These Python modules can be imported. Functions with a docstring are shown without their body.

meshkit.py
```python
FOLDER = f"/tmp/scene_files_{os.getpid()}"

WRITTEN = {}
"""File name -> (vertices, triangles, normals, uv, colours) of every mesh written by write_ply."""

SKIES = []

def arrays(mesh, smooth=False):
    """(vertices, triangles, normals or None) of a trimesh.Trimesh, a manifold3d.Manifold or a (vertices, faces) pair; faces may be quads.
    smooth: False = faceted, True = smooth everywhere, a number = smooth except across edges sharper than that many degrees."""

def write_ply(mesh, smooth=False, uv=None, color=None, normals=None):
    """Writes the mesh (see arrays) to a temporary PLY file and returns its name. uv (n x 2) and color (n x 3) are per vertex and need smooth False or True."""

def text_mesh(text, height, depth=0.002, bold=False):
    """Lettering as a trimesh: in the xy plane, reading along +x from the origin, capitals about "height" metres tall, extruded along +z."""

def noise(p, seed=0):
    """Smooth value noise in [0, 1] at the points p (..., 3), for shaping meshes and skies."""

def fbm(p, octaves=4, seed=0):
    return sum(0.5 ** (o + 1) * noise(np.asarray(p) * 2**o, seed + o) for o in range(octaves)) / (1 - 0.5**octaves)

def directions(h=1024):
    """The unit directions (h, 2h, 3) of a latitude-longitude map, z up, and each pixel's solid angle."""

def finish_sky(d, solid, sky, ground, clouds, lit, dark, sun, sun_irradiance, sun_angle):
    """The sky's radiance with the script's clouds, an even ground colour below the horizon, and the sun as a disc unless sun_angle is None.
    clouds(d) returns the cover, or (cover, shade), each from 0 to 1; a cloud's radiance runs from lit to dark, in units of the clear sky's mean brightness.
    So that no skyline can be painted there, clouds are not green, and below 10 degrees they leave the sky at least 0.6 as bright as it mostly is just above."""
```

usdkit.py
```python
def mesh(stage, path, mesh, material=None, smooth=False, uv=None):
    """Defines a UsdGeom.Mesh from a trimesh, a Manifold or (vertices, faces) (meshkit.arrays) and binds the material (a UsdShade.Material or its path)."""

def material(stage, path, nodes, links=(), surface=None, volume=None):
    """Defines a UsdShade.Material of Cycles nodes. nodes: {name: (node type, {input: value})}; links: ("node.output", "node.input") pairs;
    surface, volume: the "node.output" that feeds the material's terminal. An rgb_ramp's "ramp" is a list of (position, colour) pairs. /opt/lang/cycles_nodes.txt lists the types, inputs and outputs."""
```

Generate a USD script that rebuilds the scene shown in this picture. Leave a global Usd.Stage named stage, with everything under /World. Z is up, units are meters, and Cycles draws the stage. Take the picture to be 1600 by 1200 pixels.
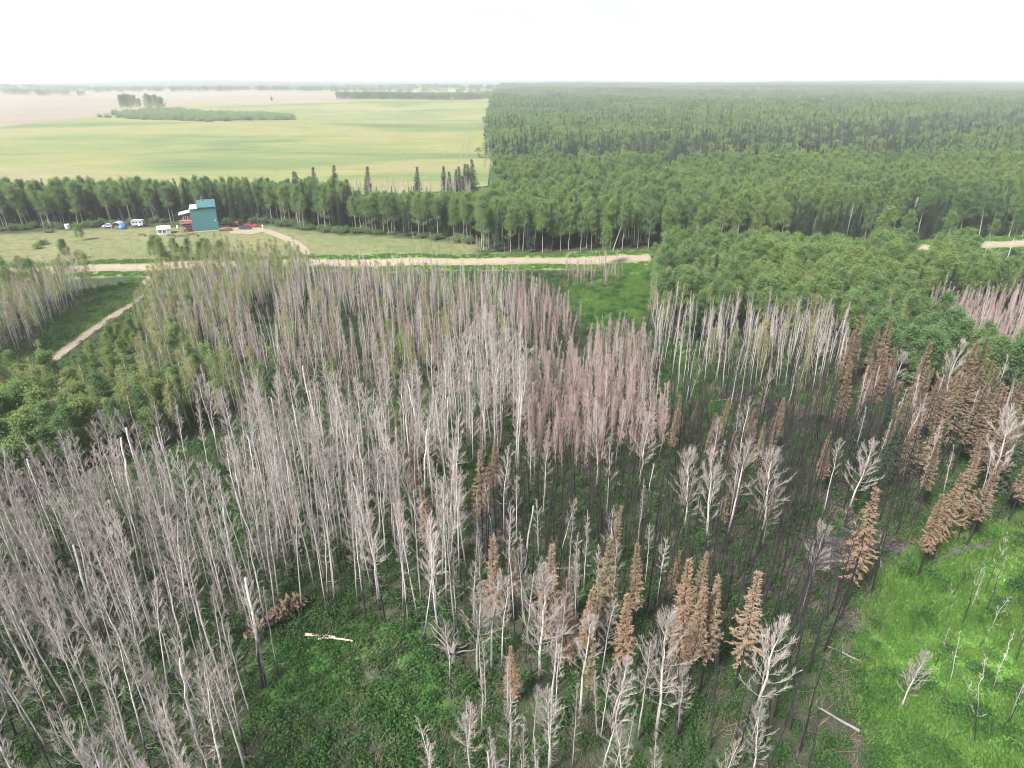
import math, random
import numpy as np, trimesh, shapely, usdkit
from shapely.geometry import Polygon, LineString
from pxr import Usd, UsdGeom, UsdLux, UsdShade, Sdf, Gf, Vt

stage = Usd.Stage.CreateInMemory()
UsdGeom.SetStageUpAxis(stage, 'Z')
UsdGeom.SetStageMetersPerUnit(stage, 1.0)
UsdGeom.Xform.Define(stage, '/World')
UsdGeom.Scope.Define(stage, '/World/Looks')

# ------------------------------------------------------------------ camera, sky, sun, exposure
HCAM, FPX, PITCH = 50.0, 1020.0, math.radians(25.4)          # height above the burned ground, focal length in 1600ths of the picture, tilt
SUN_AZ, SUN_EL = math.radians(222), math.radians(47)         # behind the camera, a little to the left
SUN_I, SUN_ANGLE = 0.40, 11.0
SKY_STRENGTH, EXPOSURE = 0.05, 3.24
HAZE = 0.00019

cam = UsdGeom.Camera.Define(stage, '/World/camera')
cam.CreateHorizontalApertureAttr(36.0)
cam.CreateVerticalApertureAttr(27.0)
cam.CreateFocalLengthAttr(36.0 * FPX / 1600)
cam.CreateClippingRangeAttr((0.5, 60000.0))
cam.CreateExposureAttr(EXPOSURE)
cam.AddTranslateOp().Set(Gf.Vec3d(0, 0, HCAM))
cam.AddRotateXOp().Set(90 - math.degrees(PITCH))

sky = UsdLux.DomeLight.Define(stage, '/World/sky')
sky.GetPrim().SetCustomDataByKey('kind', 'structure')
sky_mat = usdkit.material(stage, '/World/Looks/sky', {
    'tex': ('sky_texture', {'sky_type': 'single_scattering', 'sun_disc': False, 'sun_elevation': SUN_EL, 'sun_rotation': SUN_AZ, 'air_density': 1.0, 'aerosol_density': 2.0}),
    'tc': ('texture_coordinate', {}),
    'map': ('mapping', {'mapping_type': 'point', 'scale': (1.0, 1.0, 3.2)}),
    'n': ('noise_texture', {'scale': 2.2, 'detail': 6.0, 'roughness': 0.58}),
    'cover': ('rgb_ramp', {'ramp': [(0.0, (.86, .86, .86)), (0.45, (.93, .93, .93)), (0.65, (1, 1, 1)), (1.0, (1, 1, 1))]}),
    'shade': ('rgb_ramp', {'ramp': [(0.3, (1.55, 1.66, 1.9)), (0.5, (2.1, 2.2, 2.4)), (0.72, (2.9, 2.95, 3.0))]}),
    'mix': ('mix_color', {'use_clamp': False}),
    'bg': ('background_shader', {'strength': SKY_STRENGTH}),
}, [('tc.generated', 'map.vector'), ('map.vector', 'n.vector'), ('n.fac', 'cover.fac'), ('n.fac', 'shade.fac'), ('cover.color', 'mix.fac'),
    ('tex.color', 'mix.a'), ('shade.color', 'mix.b'), ('mix.result', 'bg.color')], surface='bg.background')
UsdShade.MaterialBindingAPI.Apply(sky.GetPrim()).Bind(sky_mat)

sun = UsdLux.DistantLight.Define(stage, '/World/sun')
sun.CreateNormalizeAttr(True)
sun.CreateIntensityAttr(SUN_I)
sun.CreateAngleAttr(SUN_ANGLE)
sun.CreateColorAttr(Gf.Vec3f(1.0, 0.955, 0.90))
sd = np.array([math.sin(SUN_AZ) * math.cos(SUN_EL), math.cos(SUN_AZ) * math.cos(SUN_EL), math.sin(SUN_EL)])
sun.AddTransformOp().Set(Gf.Matrix4d(Gf.Rotation(Gf.Vec3d(0, 0, 1), Gf.Vec3d(*sd)), Gf.Vec3d(0, 0, 0)))

# ------------------------------------------------------------------ terrain and pixel helpers
def sm(a, b, x):
    t = np.clip((np.asarray(x, float) - a) / (b - a), 0, 1)
    return t * t * (3 - 2 * t)

VALLEY = np.array([(-70, 380), (50, 395), (120, 430), (220, 500), (420, 640), (760, 900), (1500, 1500)], float)
def valley_distance(x, y):
    d = np.full(np.shape(x), 1e9)
    for a, b in zip(VALLEY[:-1], VALLEY[1:]):
        t = np.clip(((x - a[0]) * (b[0] - a[0]) + (y - a[1]) * (b[1] - a[1])) / ((b - a) ** 2).sum(), 0, 1)
        d = np.minimum(d, np.hypot(x - a[0] - t * (b[0] - a[0]), y - a[1] - t * (b[1] - a[1])))
    return d

def terrain(x, y):
    x, y = np.asarray(x, float), np.asarray(y, float)
    far = sm(300, 900, y)
    roll = 3.2 * np.sin(x / 170 + 0.4 * np.sin(y / 210)) * np.cos(y / 150 + x / 420) + 2.4 * np.sin(y / 95 + x / 260 + 1.3)
    near = 0.25 * np.sin(x / 11 + 1.7) * np.sin(y / 13 + 0.6) + 0.18 * np.sin(x / 5.1 + y / 7.3)
    dale = -9.0 * np.exp(-(valley_distance(x, y) / (26 + np.maximum(y - 380, 0) * .06)) ** 2) * sm(-20, 60, x)
    roll = roll + (10 * np.sin(x / 900 + 1) * np.cos(y / 1300) + 6 * np.sin(x / 410 + y / 800)) * sm(2600, 5200, y)
    return roll * far + dale + near * (1 - sm(180, 260, y)) * sm(20, 40, y)

CP, SP = math.cos(PITCH), math.sin(PITCH)
def ray(px, py):
    a, b = (px - 800) / FPX, (600 - py) / FPX
    return np.array([a, CP + b * SP, -SP + b * CP])

def at(px, py, h=0.0, real=True):
    """The place whose height-h point shows at this pixel of the photograph."""
    d = ray(px, py)
    t = (HCAM - h) / max(-d[2], 0.012)
    for _ in range(4 if real else 0):
        t = (HCAM - h - float(terrain(d[0] * t, d[1] * t))) / max(-d[2], 0.012)
    return np.array([d[0] * t, d[1] * t])

def poly(pts, h=0.0):
    return Polygon([at(px, py, h) for px, py in pts]).buffer(0)

def project(x, y, z):
    rel = np.stack([x, y, np.asarray(z) - HCAM], -1)
    depth = rel[..., 1] * CP - rel[..., 2] * SP
    up = rel[..., 1] * SP + rel[..., 2] * CP
    depth = np.maximum(depth, 0.1)
    return 800 + FPX * rel[..., 0] / depth, 600 - FPX * up / depth, depth

# ------------------------------------------------------------------ materials
def lin(r, g, b):
    return (r, g, b)

M = {}
def mat(name, nodes, links, surface='p.BSDF', volume=None):
    M[name] = usdkit.material(stage, '/World/Looks/' + name, nodes, links, surface=surface, volume=volume)
    return M[name]

def plain(name, color, rough=0.7, spec=0.3, noise=0.18, scale=6.0, metallic=0.0):
    c = np.array(color)
    return mat(name, {'tc': ('texture_coordinate', {}), 'n': ('noise_texture', {'scale': scale, 'detail': 4.0, 'roughness': 0.6}),
                      'r': ('rgb_ramp', {'ramp': [(0.25, tuple(c * (1 - noise))), (0.75, tuple(np.minimum(c * (1 + noise), 0.95)))]}),
                      'p': ('principled_bsdf', {'roughness': rough, 'specular_ior_level': spec, 'metallic': metallic})},
               [('tc.object', 'n.vector'), ('n.fac', 'r.fac'), ('r.color', 'p.base_color')])

def foliage(name, ramp, trans=0.28, vary=(0.72, 1.3), rough=0.6, stand=0.0):
    """Leaves and needles: one tone per tree (object random; with STAND it also drifts from stand to stand over the land), a spread of tones from leaf to leaf, light through the leaf."""
    nodes = {'o': ('object_info', {}), 'g': ('geometry', {}), 'r': ('rgb_ramp', {'ramp': ramp}),
             'v': ('map_range', {'from_min': 0.0, 'from_max': 1.0, 'to_min': vary[0], 'to_max': vary[1]}),
             'h': ('hsv', {}), 'd': ('principled_bsdf', {'roughness': rough, 'specular_ior_level': 0.25}), 't': ('translucent_bsdf', {}),
             'm': ('mix_closure', {'fac': trans})}
    links = [('g.random_per_island', 'v.value'), ('v.result', 'h.value'), ('r.color', 'h.color'), ('h.color', 'd.base_color'), ('h.color', 't.color'),
             ('d.BSDF', 'm.closure1'), ('t.BSDF', 'm.closure2')]
    if stand:
        nodes |= {'sm': ('mapping', {'scale': (1.0, 1.0, 0.0)}), 'sn': ('noise_texture', {'scale': 0.016, 'detail': 3.0, 'roughness': 0.6}), 'sr': ('map_range', {'from_min': 0.3, 'from_max': 0.7, 'to_min': 0.0, 'to_max': 1.0, 'clamp': True}),
                  'sx': ('mix_float', {'fac': stand})}
        links += [('g.position', 'sm.vector'), ('sm.vector', 'sn.vector'), ('sn.fac', 'sr.value'), ('o.random', 'sx.a'), ('sr.result', 'sx.b'), ('sx.result', 'r.fac')]
    else:
        links.append(('o.random', 'r.fac'))
    return mat(name, nodes, links, surface='m.closure')

def bark(name, light, dark, char=None, char_h=(1.0, 4.5), vary=(0.8, 1.2)):
    """Bark with darker scars; CHAR: burned black from the ground up to an uneven height."""
    nodes = {'tc': ('texture_coordinate', {}), 'map': ('mapping', {'scale': (3.0, 3.0, 1.1)}), 'n': ('noise_texture', {'scale': 2.4, 'detail': 4.0, 'roughness': 0.65}),
             'r': ('rgb_ramp', {'ramp': [(0.33, dark), (0.5, light), (1.0, light)]}), 'o': ('object_info', {}),
             'v': ('map_range', {'to_min': vary[0], 'to_max': vary[1]}), 'h': ('hsv', {}), 'p': ('principled_bsdf', {'roughness': 0.8, 'specular_ior_level': 0.2})}
    links = [('tc.object', 'map.vector'), ('map.vector', 'n.vector'), ('n.fac', 'r.fac'), ('o.random', 'v.value'), ('v.result', 'h.value'), ('r.color', 'h.color')]
    if char:
        nodes |= {'s': ('separate_xyz', {}), 'cn': ('noise_texture', {'scale': 0.9, 'detail': 3.0}), 'hh': ('math', {'math_type': 'multiply_add', 'value2': 4.0, 'value3': -2.0}),
                  'oo': ('math', {'math_type': 'multiply_add', 'value2': -5.0, 'value3': 2.0}), 'a1': ('math', {'math_type': 'add'}), 'a2': ('math', {'math_type': 'add'}),
                  'k': ('map_range', {'from_min': char_h[0], 'from_max': char_h[1], 'to_min': 0.0, 'to_max': 1.0, 'clamp': True}), 'mx': ('mix_color', {'a': char})}
        links += [('tc.object', 's.vector'), ('tc.object', 'cn.vector'), ('cn.fac', 'hh.value1'), ('o.random', 'oo.value1'), ('s.z', 'a1.value1'), ('hh.value', 'a1.value2'),
                  ('a1.value', 'a2.value1'), ('oo.value', 'a2.value2'), ('a2.value', 'k.value'), ('k.result', 'mx.fac'), ('h.color', 'mx.b'), ('mx.result', 'p.base_color')]
    else:
        links += [('h.color', 'p.base_color')]
    return mat(name, nodes, links)

CHAR = (0.018, 0.017, 0.017)
bark('pale_bark', (0.43, 0.41, 0.39), (0.21, 0.195, 0.185), CHAR, (1.2, 5.5), (0.72, 1.16))
bark('grey_twig', (0.285, 0.253, 0.240), (0.195, 0.172, 0.163), None, vary=(0.72, 1.22))
bark('pink_bark', (0.33, 0.275, 0.255), (0.17, 0.135, 0.125), CHAR, (1.0, 4.5), (0.7, 1.2))
bark('pink_twig', (0.285, 0.215, 0.20), (0.20, 0.148, 0.138), None, vary=(0.75, 1.25))
bark('char_bark', (0.015, 0.0135, 0.0142), (0.007, 0.0066, 0.007), None, vary=(0.7, 1.8))
bark('char_twig', (0.038, 0.033, 0.033), (0.02, 0.018, 0.018), None, vary=(0.7, 1.5))
bark('white_bark', (0.36, 0.338, 0.312), (0.19, 0.172, 0.16), CHAR, (0.5, 3.4), (0.85, 1.12))
bark('cream_twig', (0.275, 0.248, 0.232), (0.19, 0.168, 0.157), None, vary=(0.85, 1.15))
bark('live_bark', (0.30, 0.29, 0.25), (0.13, 0.12, 0.10), None, vary=(0.7, 1.2))
bark('brush_bark', (0.16, 0.14, 0.11), (0.09, 0.08, 0.065), None)
bark('spruce_bark', (0.075, 0.062, 0.055), (0.035, 0.03, 0.028), None)
foliage('aspen_leaf', [(0, (0.112, 0.215, 0.085)), (0.3, (0.175, 0.305, 0.112)), (0.55, (0.225, 0.355, 0.112)), (0.8, (0.285, 0.395, 0.118)), (1, (0.345, 0.415, 0.125))], 0.48, (0.6, 1.4), stand=0.6)
foliage('poplar_leaf', [(0, (0.155, 0.275, 0.085)), (0.5, (0.225, 0.345, 0.098)), (1, (0.295, 0.375, 0.105))], 0.48, (0.6, 1.4))
foliage('young_leaf', [(0, (0.19, 0.27, 0.085)), (0.5, (0.255, 0.305, 0.10)), (0.8, (0.30, 0.31, 0.115)), (1, (0.34, 0.275, 0.13))], 0.42)
foliage('willow_leaf', [(0, (0.10, 0.175, 0.07)), (0.5, (0.135, 0.215, 0.08)), (1, (0.185, 0.25, 0.09))], 0.36)
foliage('scrub_leaf', [(0, (0.16, 0.25, 0.11)), (1, (0.24, 0.32, 0.13))], 0.42)
foliage('spruce_needle', [(0, (0.030, 0.062, 0.036)), (0.5, (0.045, 0.085, 0.048)), (1, (0.068, 0.105, 0.055))], 0.12)
foliage('scorched_needle', [(0, (0.46, 0.305, 0.20)), (0.35, (0.47, 0.34, 0.24)), (0.6, (0.40, 0.305, 0.205)), (0.8, (0.33, 0.28, 0.175)), (1, (0.50, 0.345, 0.23))], 0.2, (0.45, 1.35))
foliage('undergrowth_leaf', [(0, (0.046, 0.142, 0.030)), (0.5, (0.070, 0.188, 0.040)), (1, (0.105, 0.225, 0.055))], 0.42, (0.5, 1.5))
foliage('meadow_blade', [(0, (0.07, 0.185, 0.030)), (0.5, (0.11, 0.235, 0.042)), (1, (0.155, 0.27, 0.058))], 0.35, (0.65, 1.3))
foliage('dry_stalk', [(0, (0.22, 0.16, 0.12)), (0.5, (0.29, 0.22, 0.17)), (1, (0.17, 0.12, 0.10))], 0.15)

mat('ground', {'a': ('attribute', {'attribute': 'tone'}), 'g': ('geometry', {}), 'n': ('noise_texture', {'scale': 0.35, 'detail': 7.0, 'roughness': 0.66}),
               'n2': ('noise_texture', {'scale': 3.2, 'detail': 5.0, 'roughness': 0.7}),
               'r': ('rgb_ramp', {'ramp': [(0.25, (.62, .62, .62)), (0.5, (1, 1, 1)), (0.78, (1.35, 1.35, 1.3))]}),
               'r2': ('rgb_ramp', {'ramp': [(0.3, (.6, .6, .6)), (0.7, (1.3, 1.3, 1.3))]}),
               'm': ('mix_color', {'blend_type': 'multiply', 'fac': 1.0, 'use_clamp': False}), 'm2': ('mix_color', {'blend_type': 'multiply', 'fac': 1.0, 'use_clamp': False}),
               'b': ('bump', {'strength': 0.6, 'distance': 0.15}), 'p': ('principled_bsdf', {'roughness': 0.95, 'specular_ior_level': 0.1})},
    [('g.position', 'n.vector'), ('g.position', 'n2.vector'), ('n.fac', 'r.fac'), ('n2.fac', 'r2.fac'), ('a.color', 'm.a'), ('r.color', 'm.b'), ('m.result', 'm2.a'), ('r2.color', 'm2.b'),
     ('m2.result', 'p.base_color'), ('n2.fac', 'b.height'), ('b.normal', 'p.normal')])

mat('crop', {'g': ('geometry', {}), 'map': ('mapping', {'scale': (0.0045, 0.010, 0.0), 'rotation': (0, 0, 0.14)}), 'n': ('noise_texture', {'scale': 1.0, 'detail': 7.0, 'roughness': 0.6, 'distortion': 0.6}),
             'map2': ('mapping', {'scale': (0.03, 0.12, 0.0), 'rotation': (0, 0, 0.12)}), 'n2': ('noise_texture', {'scale': 1.0, 'detail': 5.0, 'roughness': 0.65}),
             'r': ('rgb_ramp', {'ramp': [(0.34, (0.063, 0.092, 0.043)), (0.44, (0.092, 0.122, 0.047)), (0.50, (0.120, 0.138, 0.052)), (0.57, (0.144, 0.147, 0.059)), (0.66, (0.151, 0.141, 0.084))]}),
             'r2': ('rgb_ramp', {'ramp': [(0.3, (.80, .82, .8)), (0.7, (1.14, 1.12, 1.1))]}),
             'm': ('mix_color', {'blend_type': 'multiply', 'fac': 1.0, 'use_clamp': False}), 'p': ('principled_bsdf', {'roughness': 0.9, 'specular_ior_level': 0.15})},
    [('g.position', 'map.vector'), ('map.vector', 'n.vector'), ('g.position', 'map2.vector'), ('map2.vector', 'n2.vector'), ('n.fac', 'r.fac'), ('n2.fac', 'r2.fac'), ('r.color', 'm.a'), ('r2.color', 'm.b'), ('m.result', 'p.base_color')])
mat('ripe_crop', {'g': ('geometry', {}), 'map': ('mapping', {'scale': (0.003, 0.009, 0.0)}), 'n': ('noise_texture', {'scale': 1.0, 'detail': 7.0, 'roughness': 0.62}),
             'r': ('rgb_ramp', {'ramp': [(0.3, (0.123, 0.112, 0.085)), (0.5, (0.151, 0.132, 0.102)), (0.7, (0.163, 0.148, 0.108))]}), 'p': ('principled_bsdf', {'roughness': 0.9, 'specular_ior_level': 0.15})},
    [('g.position', 'map.vector'), ('map.vector', 'n.vector'), ('n.fac', 'r.fac'), ('r.color', 'p.base_color')])
mat('wheel_mark', {'p': ('principled_bsdf', {'base_color': (0.08, 0.105, 0.048), 'roughness': 0.9})}, [])

def gravel(name, a, b):
    mat(name, {'g': ('geometry', {}), 'n': ('noise_texture', {'scale': 0.5, 'detail': 8.0, 'roughness': 0.7}), 'n2': ('noise_texture', {'scale': 9.0, 'detail': 4.0}),
               'r': ('rgb_ramp', {'ramp': [(0.3, a), (0.7, b)]}), 'bu': ('bump', {'strength': 0.4, 'distance': 0.05}), 'p': ('principled_bsdf', {'roughness': 0.95, 'specular_ior_level': 0.1})},
        [('g.position', 'n.vector'), ('g.position', 'n2.vector'), ('n.fac', 'r.fac'), ('r.color', 'p.base_color'), ('n2.fac', 'bu.height'), ('bu.normal', 'p.normal')])
gravel('road_gravel', (0.165, 0.14, 0.105), (0.24, 0.20, 0.152))
gravel('track_dirt', (0.14, 0.115, 0.088), (0.20, 0.165, 0.13))

# ------------------------------------------------------------------ scene helpers
used = {}
def numbered(name):
    k = used.get(name, 0); used[name] = k + 1
    return name if k == 0 else '%s_%03d' % (name, k)

def tag(prim, label=None, cat=None, group=None, kind=None):
    for k, v in (('label', label), ('category', cat), ('group', group), ('kind', kind)):
        if v: prim.SetCustomDataByKey(k, v)
    return prim

def struct(name, mesh, material, smooth=False, kind='structure'):
    m = usdkit.mesh(stage, '/World/' + numbered(name), mesh, M[material], smooth=smooth)
    tag(m.GetPrim(), kind=kind)
    return m

class Thing:
    """An Xform at the thing's base whose children are its parts."""
    def __init__(self, name, label, cat, xy, rot=0.0, group=None, z=None, scale=1.0, path=None):
        self.path = path or '/World/' + numbered(name)
        self.names = {}
        x = UsdGeom.Xform.Define(stage, self.path)
        z = float(terrain(*xy)) if z is None else z
        x.AddTranslateOp().Set(Gf.Vec3d(float(xy[0]), float(xy[1]), z))
        if rot: x.AddRotateZOp().Set(math.degrees(rot))
        if scale != 1.0: x.AddScaleOp().Set(Gf.Vec3f(scale, scale, scale))
        self.prim = tag(x.GetPrim(), label, cat, group)
    def part(self, name, mesh, material, parent=None, smooth=False, label=None):
        base = (parent or self.path) + '/'
        k = self.names.get(base + name, 0); self.names[base + name] = k + 1
        p = base + (name if k == 0 else '%s_%03d' % (name, k))
        m = usdkit.mesh(stage, p, mesh, M[material], smooth=smooth)
        if label: tag(m.GetPrim(), label)
        return p

def box(sx, sy, sz, c=(0, 0, 0), rz=0.0, ry=0.0, rx=0.0):
    m = trimesh.creation.box((sx, sy, sz))
    R = trimesh.transformations.euler_matrix(rx, ry, rz)
    m.apply_transform(R); m.apply_translation(c)
    return m
def cat_(*ms): return trimesh.util.concatenate([m for m in ms if m is not None])
def cyl(r, h, c=(0, 0, 0), axis='z', n=14):
    m = trimesh.creation.cylinder(r, h, sections=n)
    if axis == 'x': m.apply_transform(trimesh.transformations.rotation_matrix(math.pi / 2, (0, 1, 0)))
    if axis == 'y': m.apply_transform(trimesh.transformations.rotation_matrix(math.pi / 2, (1, 0, 0)))
    m.apply_translation(c); return m
def prism(pts, w, axis='y', c=(0, 0, 0)):
    """A side profile in x-z, w wide across y."""
    m = trimesh.creation.extrude_polygon(Polygon(pts), w)
    m.apply_translation((0, 0, -w / 2))
    m.apply_transform(trimesh.transformations.rotation_matrix(math.pi / 2, (1, 0, 0)))
    m.apply_translation(c); return m

# ------------------------------------------------------------------ growing trees: arrays of short tapered prisms and leaf faces
def frames(d):
    d = d / (np.linalg.norm(d, axis=1, keepdims=True) + 1e-9)
    ref = np.where(np.abs(d[:, 2:3]) < 0.9, np.array([[0, 0, 1.0]]), np.array([[1.0, 0, 0]]))
    u = np.cross(d, ref); u /= np.linalg.norm(u, axis=1, keepdims=True) + 1e-9
    return d, u, np.cross(d, u)

def prisms(p0, p1, r0, r1, sides=3):
    p0, p1 = np.atleast_2d(p0), np.atleast_2d(p1)
    n = len(p0); r0 = np.broadcast_to(r0, (n,)); r1 = np.broadcast_to(r1, (n,))
    _, u, v = frames(p1 - p0)
    a = np.arange(sides) * 2 * np.pi / sides
    ring = np.cos(a)[None, :, None] * u[:, None] + np.sin(a)[None, :, None] * v[:, None]
    V = np.concatenate([p0[:, None] + ring * r0[:, None, None], p1[:, None] + ring * r1[:, None, None]], 1)
    i = np.arange(sides); j = (i + 1) % sides
    F = np.concatenate([np.stack([i, j, j + sides], 1), np.stack([i, j + sides, i + sides], 1)])
    F = (F[None] + (np.arange(n) * 2 * sides)[:, None, None]).reshape(-1, 3)
    return V.reshape(-1, 3), F

def tube(P, R, sides=6):
    P = np.asarray(P, float); n = len(P)
    _, u, v = frames(np.gradient(P, axis=0))
    for k in range(1, n):
        if np.dot(u[k], u[k - 1]) < 0: u[k], v[k] = -u[k], -v[k]
    a = np.arange(sides) * 2 * np.pi / sides
    V = (P[:, None] + np.asarray(R)[:, None, None] * (np.cos(a)[None, :, None] * u[:, None] + np.sin(a)[None, :, None] * v[:, None])).reshape(-1, 3)
    i, j = np.meshgrid(np.arange(n - 1), np.arange(sides), indexing='ij'); jn = (j + 1) % sides
    F = np.concatenate([np.stack([i * sides + j, i * sides + jn, (i + 1) * sides + jn], -1).reshape(-1, 3), np.stack([i * sides + j, (i + 1) * sides + jn, (i + 1) * sides + j], -1).reshape(-1, 3)])
    return V, F

def leaves(c, axis, nrm, L, W):
    """Diamond leaves folded a little along their length."""
    n = len(c); L = np.broadcast_to(L, (n,))[:, None]; W = np.broadcast_to(W, (n,))[:, None]
    a = axis / (np.linalg.norm(axis, axis=1, keepdims=True) + 1e-9)
    s = np.cross(a, nrm); s /= np.linalg.norm(s, axis=1, keepdims=True) + 1e-9
    nn = np.cross(s, a)
    V = np.stack([c - a * L / 2, c + s * W / 2 + nn * W * .15, c + a * L / 2, c - s * W / 2 + nn * W * .15], 1).reshape(-1, 3)
    k = (np.arange(n) * 4)[:, None]
    F = np.concatenate([k + np.array([[0, 1, 2]]), k + np.array([[0, 2, 3]])])
    return V, F

def join(*parts):
    V, F, n = [], [], 0
    for v, f in parts:
        V.append(v); F.append(f + n); n += len(v)
    return np.concatenate(V), np.concatenate(F)

def unit(rs, n):
    v = rs.normal(size=(n, 3)); return v / np.linalg.norm(v, axis=1, keepdims=True)

def stem(rs, h, r, lean=0.25, wig=0.12, n=12, fork=None, top=0.12):
    t = np.linspace(0, 1, n)
    w = np.cumsum(rs.normal(0, wig, (n, 2)), 0) * (t[:, None] ** .7) * 0.5
    d = rs.uniform(0, 6.28)
    P = np.stack([w[:, 0] + lean * t * t * math.cos(d), w[:, 1] + lean * t * t * math.sin(d), t * h], 1); P[0, :2] = 0
    return P, r * (1 - t) ** 0.8 * (1 - top) + r * top

def on(P, R, t):
    k = np.clip(t * (len(P) - 1), 0, len(P) - 1.001); i = k.astype(int); f = (k - i)
    return P[i] * (1 - f)[:, None] + P[i + 1] * f[:, None], R[i] * (1 - f) + R[i + 1] * f

def boughs(rs, P, R, t, length, rise, thick=0.55, curve=0.25, segs=4):
    """Branches leaving the stem at heights t; returns polylines (n, segs+1, 3) and radii."""
    n = len(t); base, r0 = on(P, R, t)
    az = np.arange(n) * 2.4 + rs.uniform(0, .9, n) + rs.uniform(0, 6)
    d = np.stack([np.cos(az) * np.cos(rise), np.sin(az) * np.cos(rise), np.sin(rise)], 1)
    pts, p = [base], base
    for k in range(segs):
        p = p + d * (length / segs)[:, None]
        d = d + np.stack([np.zeros(n), np.zeros(n), np.full(n, curve)], 1) + rs.normal(0, .12, (n, 3))
        d /= np.linalg.norm(d, axis=1, keepdims=True)
        pts.append(p)
    B = np.stack(pts, 1)
    rb = np.minimum(r0 * thick, 0.0048 + length * 0.0068)
    return B, rb[:, None] * np.linspace(1, 0.3, segs + 1)[None]

def bough_mesh(B, RB, sides=3):
    n, s, _ = B.shape
    return prisms(B[:, :-1].reshape(-1, 3), B[:, 1:].reshape(-1, 3), RB[:, :-1].ravel(), RB[:, 1:].ravel(), sides)

def offshoots(rs, B, per, length, spread, up=0.3, r=(0.010, 0.004), lo=0.25):
    """Straight twigs from along each bough."""
    n, s, _ = B.shape
    i = np.repeat(np.arange(n), per); t = rs.uniform(lo, 1, len(i)) * (s - 1); k = np.minimum(t.astype(int), s - 2); f = (t - k)[:, None]
    a = B[i, k] * (1 - f) + B[i, k + 1] * f
    d = B[i, k + 1] - B[i, k]; d /= np.linalg.norm(d, axis=1, keepdims=True) + 1e-9
    d = d + unit(rs, len(i)) * spread; d[:, 2] += up
    d /= np.linalg.norm(d, axis=1, keepdims=True)
    blen = np.linalg.norm(B[:, -1] - B[:, 0], axis=1)[i]
    b = a + d * (length * rs.uniform(.5, 1.2, len(i)) * np.clip(blen, .25, 1.6))[:, None]
    return a, b, d

def bare_tree(seed, h, r, start, width, nb, rise, per1, per2, dead=0, twig=(0.0060, 0.0028), lean=.4, wig=.12, curve=.2, len2=.45, len3=.38, stub=False):
    rs = np.random.RandomState(seed)
    P, R = stem(rs, h, r, lean, wig, top=.6 if stub else .12)
    t = np.sort(start + (0.985 - start) * rs.uniform(0, 1, nb) ** 0.85)
    u = (t - start) / (1 - start)
    L = width * (np.sin(np.clip(.22 + u * .78, 0, 1) * np.pi) ** .75 * .85 + .22) * rs.uniform(.6, 1.2, nb)
    ri = np.radians(rise[0] + (rise[1] - rise[0]) * u + rs.normal(0, 9, nb))
    B, RB = boughs(rs, P, R, t, L, ri, curve=curve)
    parts = [bough_mesh(B, RB, 4)]
    a, b, d = offshoots(rs, B, per1, len2, .55)
    parts.append(prisms(a, b, twig[0] * 1.5, twig[0] * .7))
    S = np.stack([a, (a + b) / 2 + rs.normal(0, .03, a.shape), b], 1)
    a2, b2, d2 = offshoots(rs, S, per2, len3, .6, lo=.15)
    parts.append(prisms(a2, b2, twig[0], twig[1]))
    if dead:
        td = rs.uniform(.12, start, dead)
        D, RD = boughs(rs, P, R, td, rs.uniform(.3, 1.3, dead), np.radians(rs.uniform(-15, 40, dead)), thick=.3, curve=.0, segs=2)
        parts.append(bough_mesh(D, RD, 3))
    return (P, R), tube(P, R, 6), join(*parts), (B, a, b, a2, b2)

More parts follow.
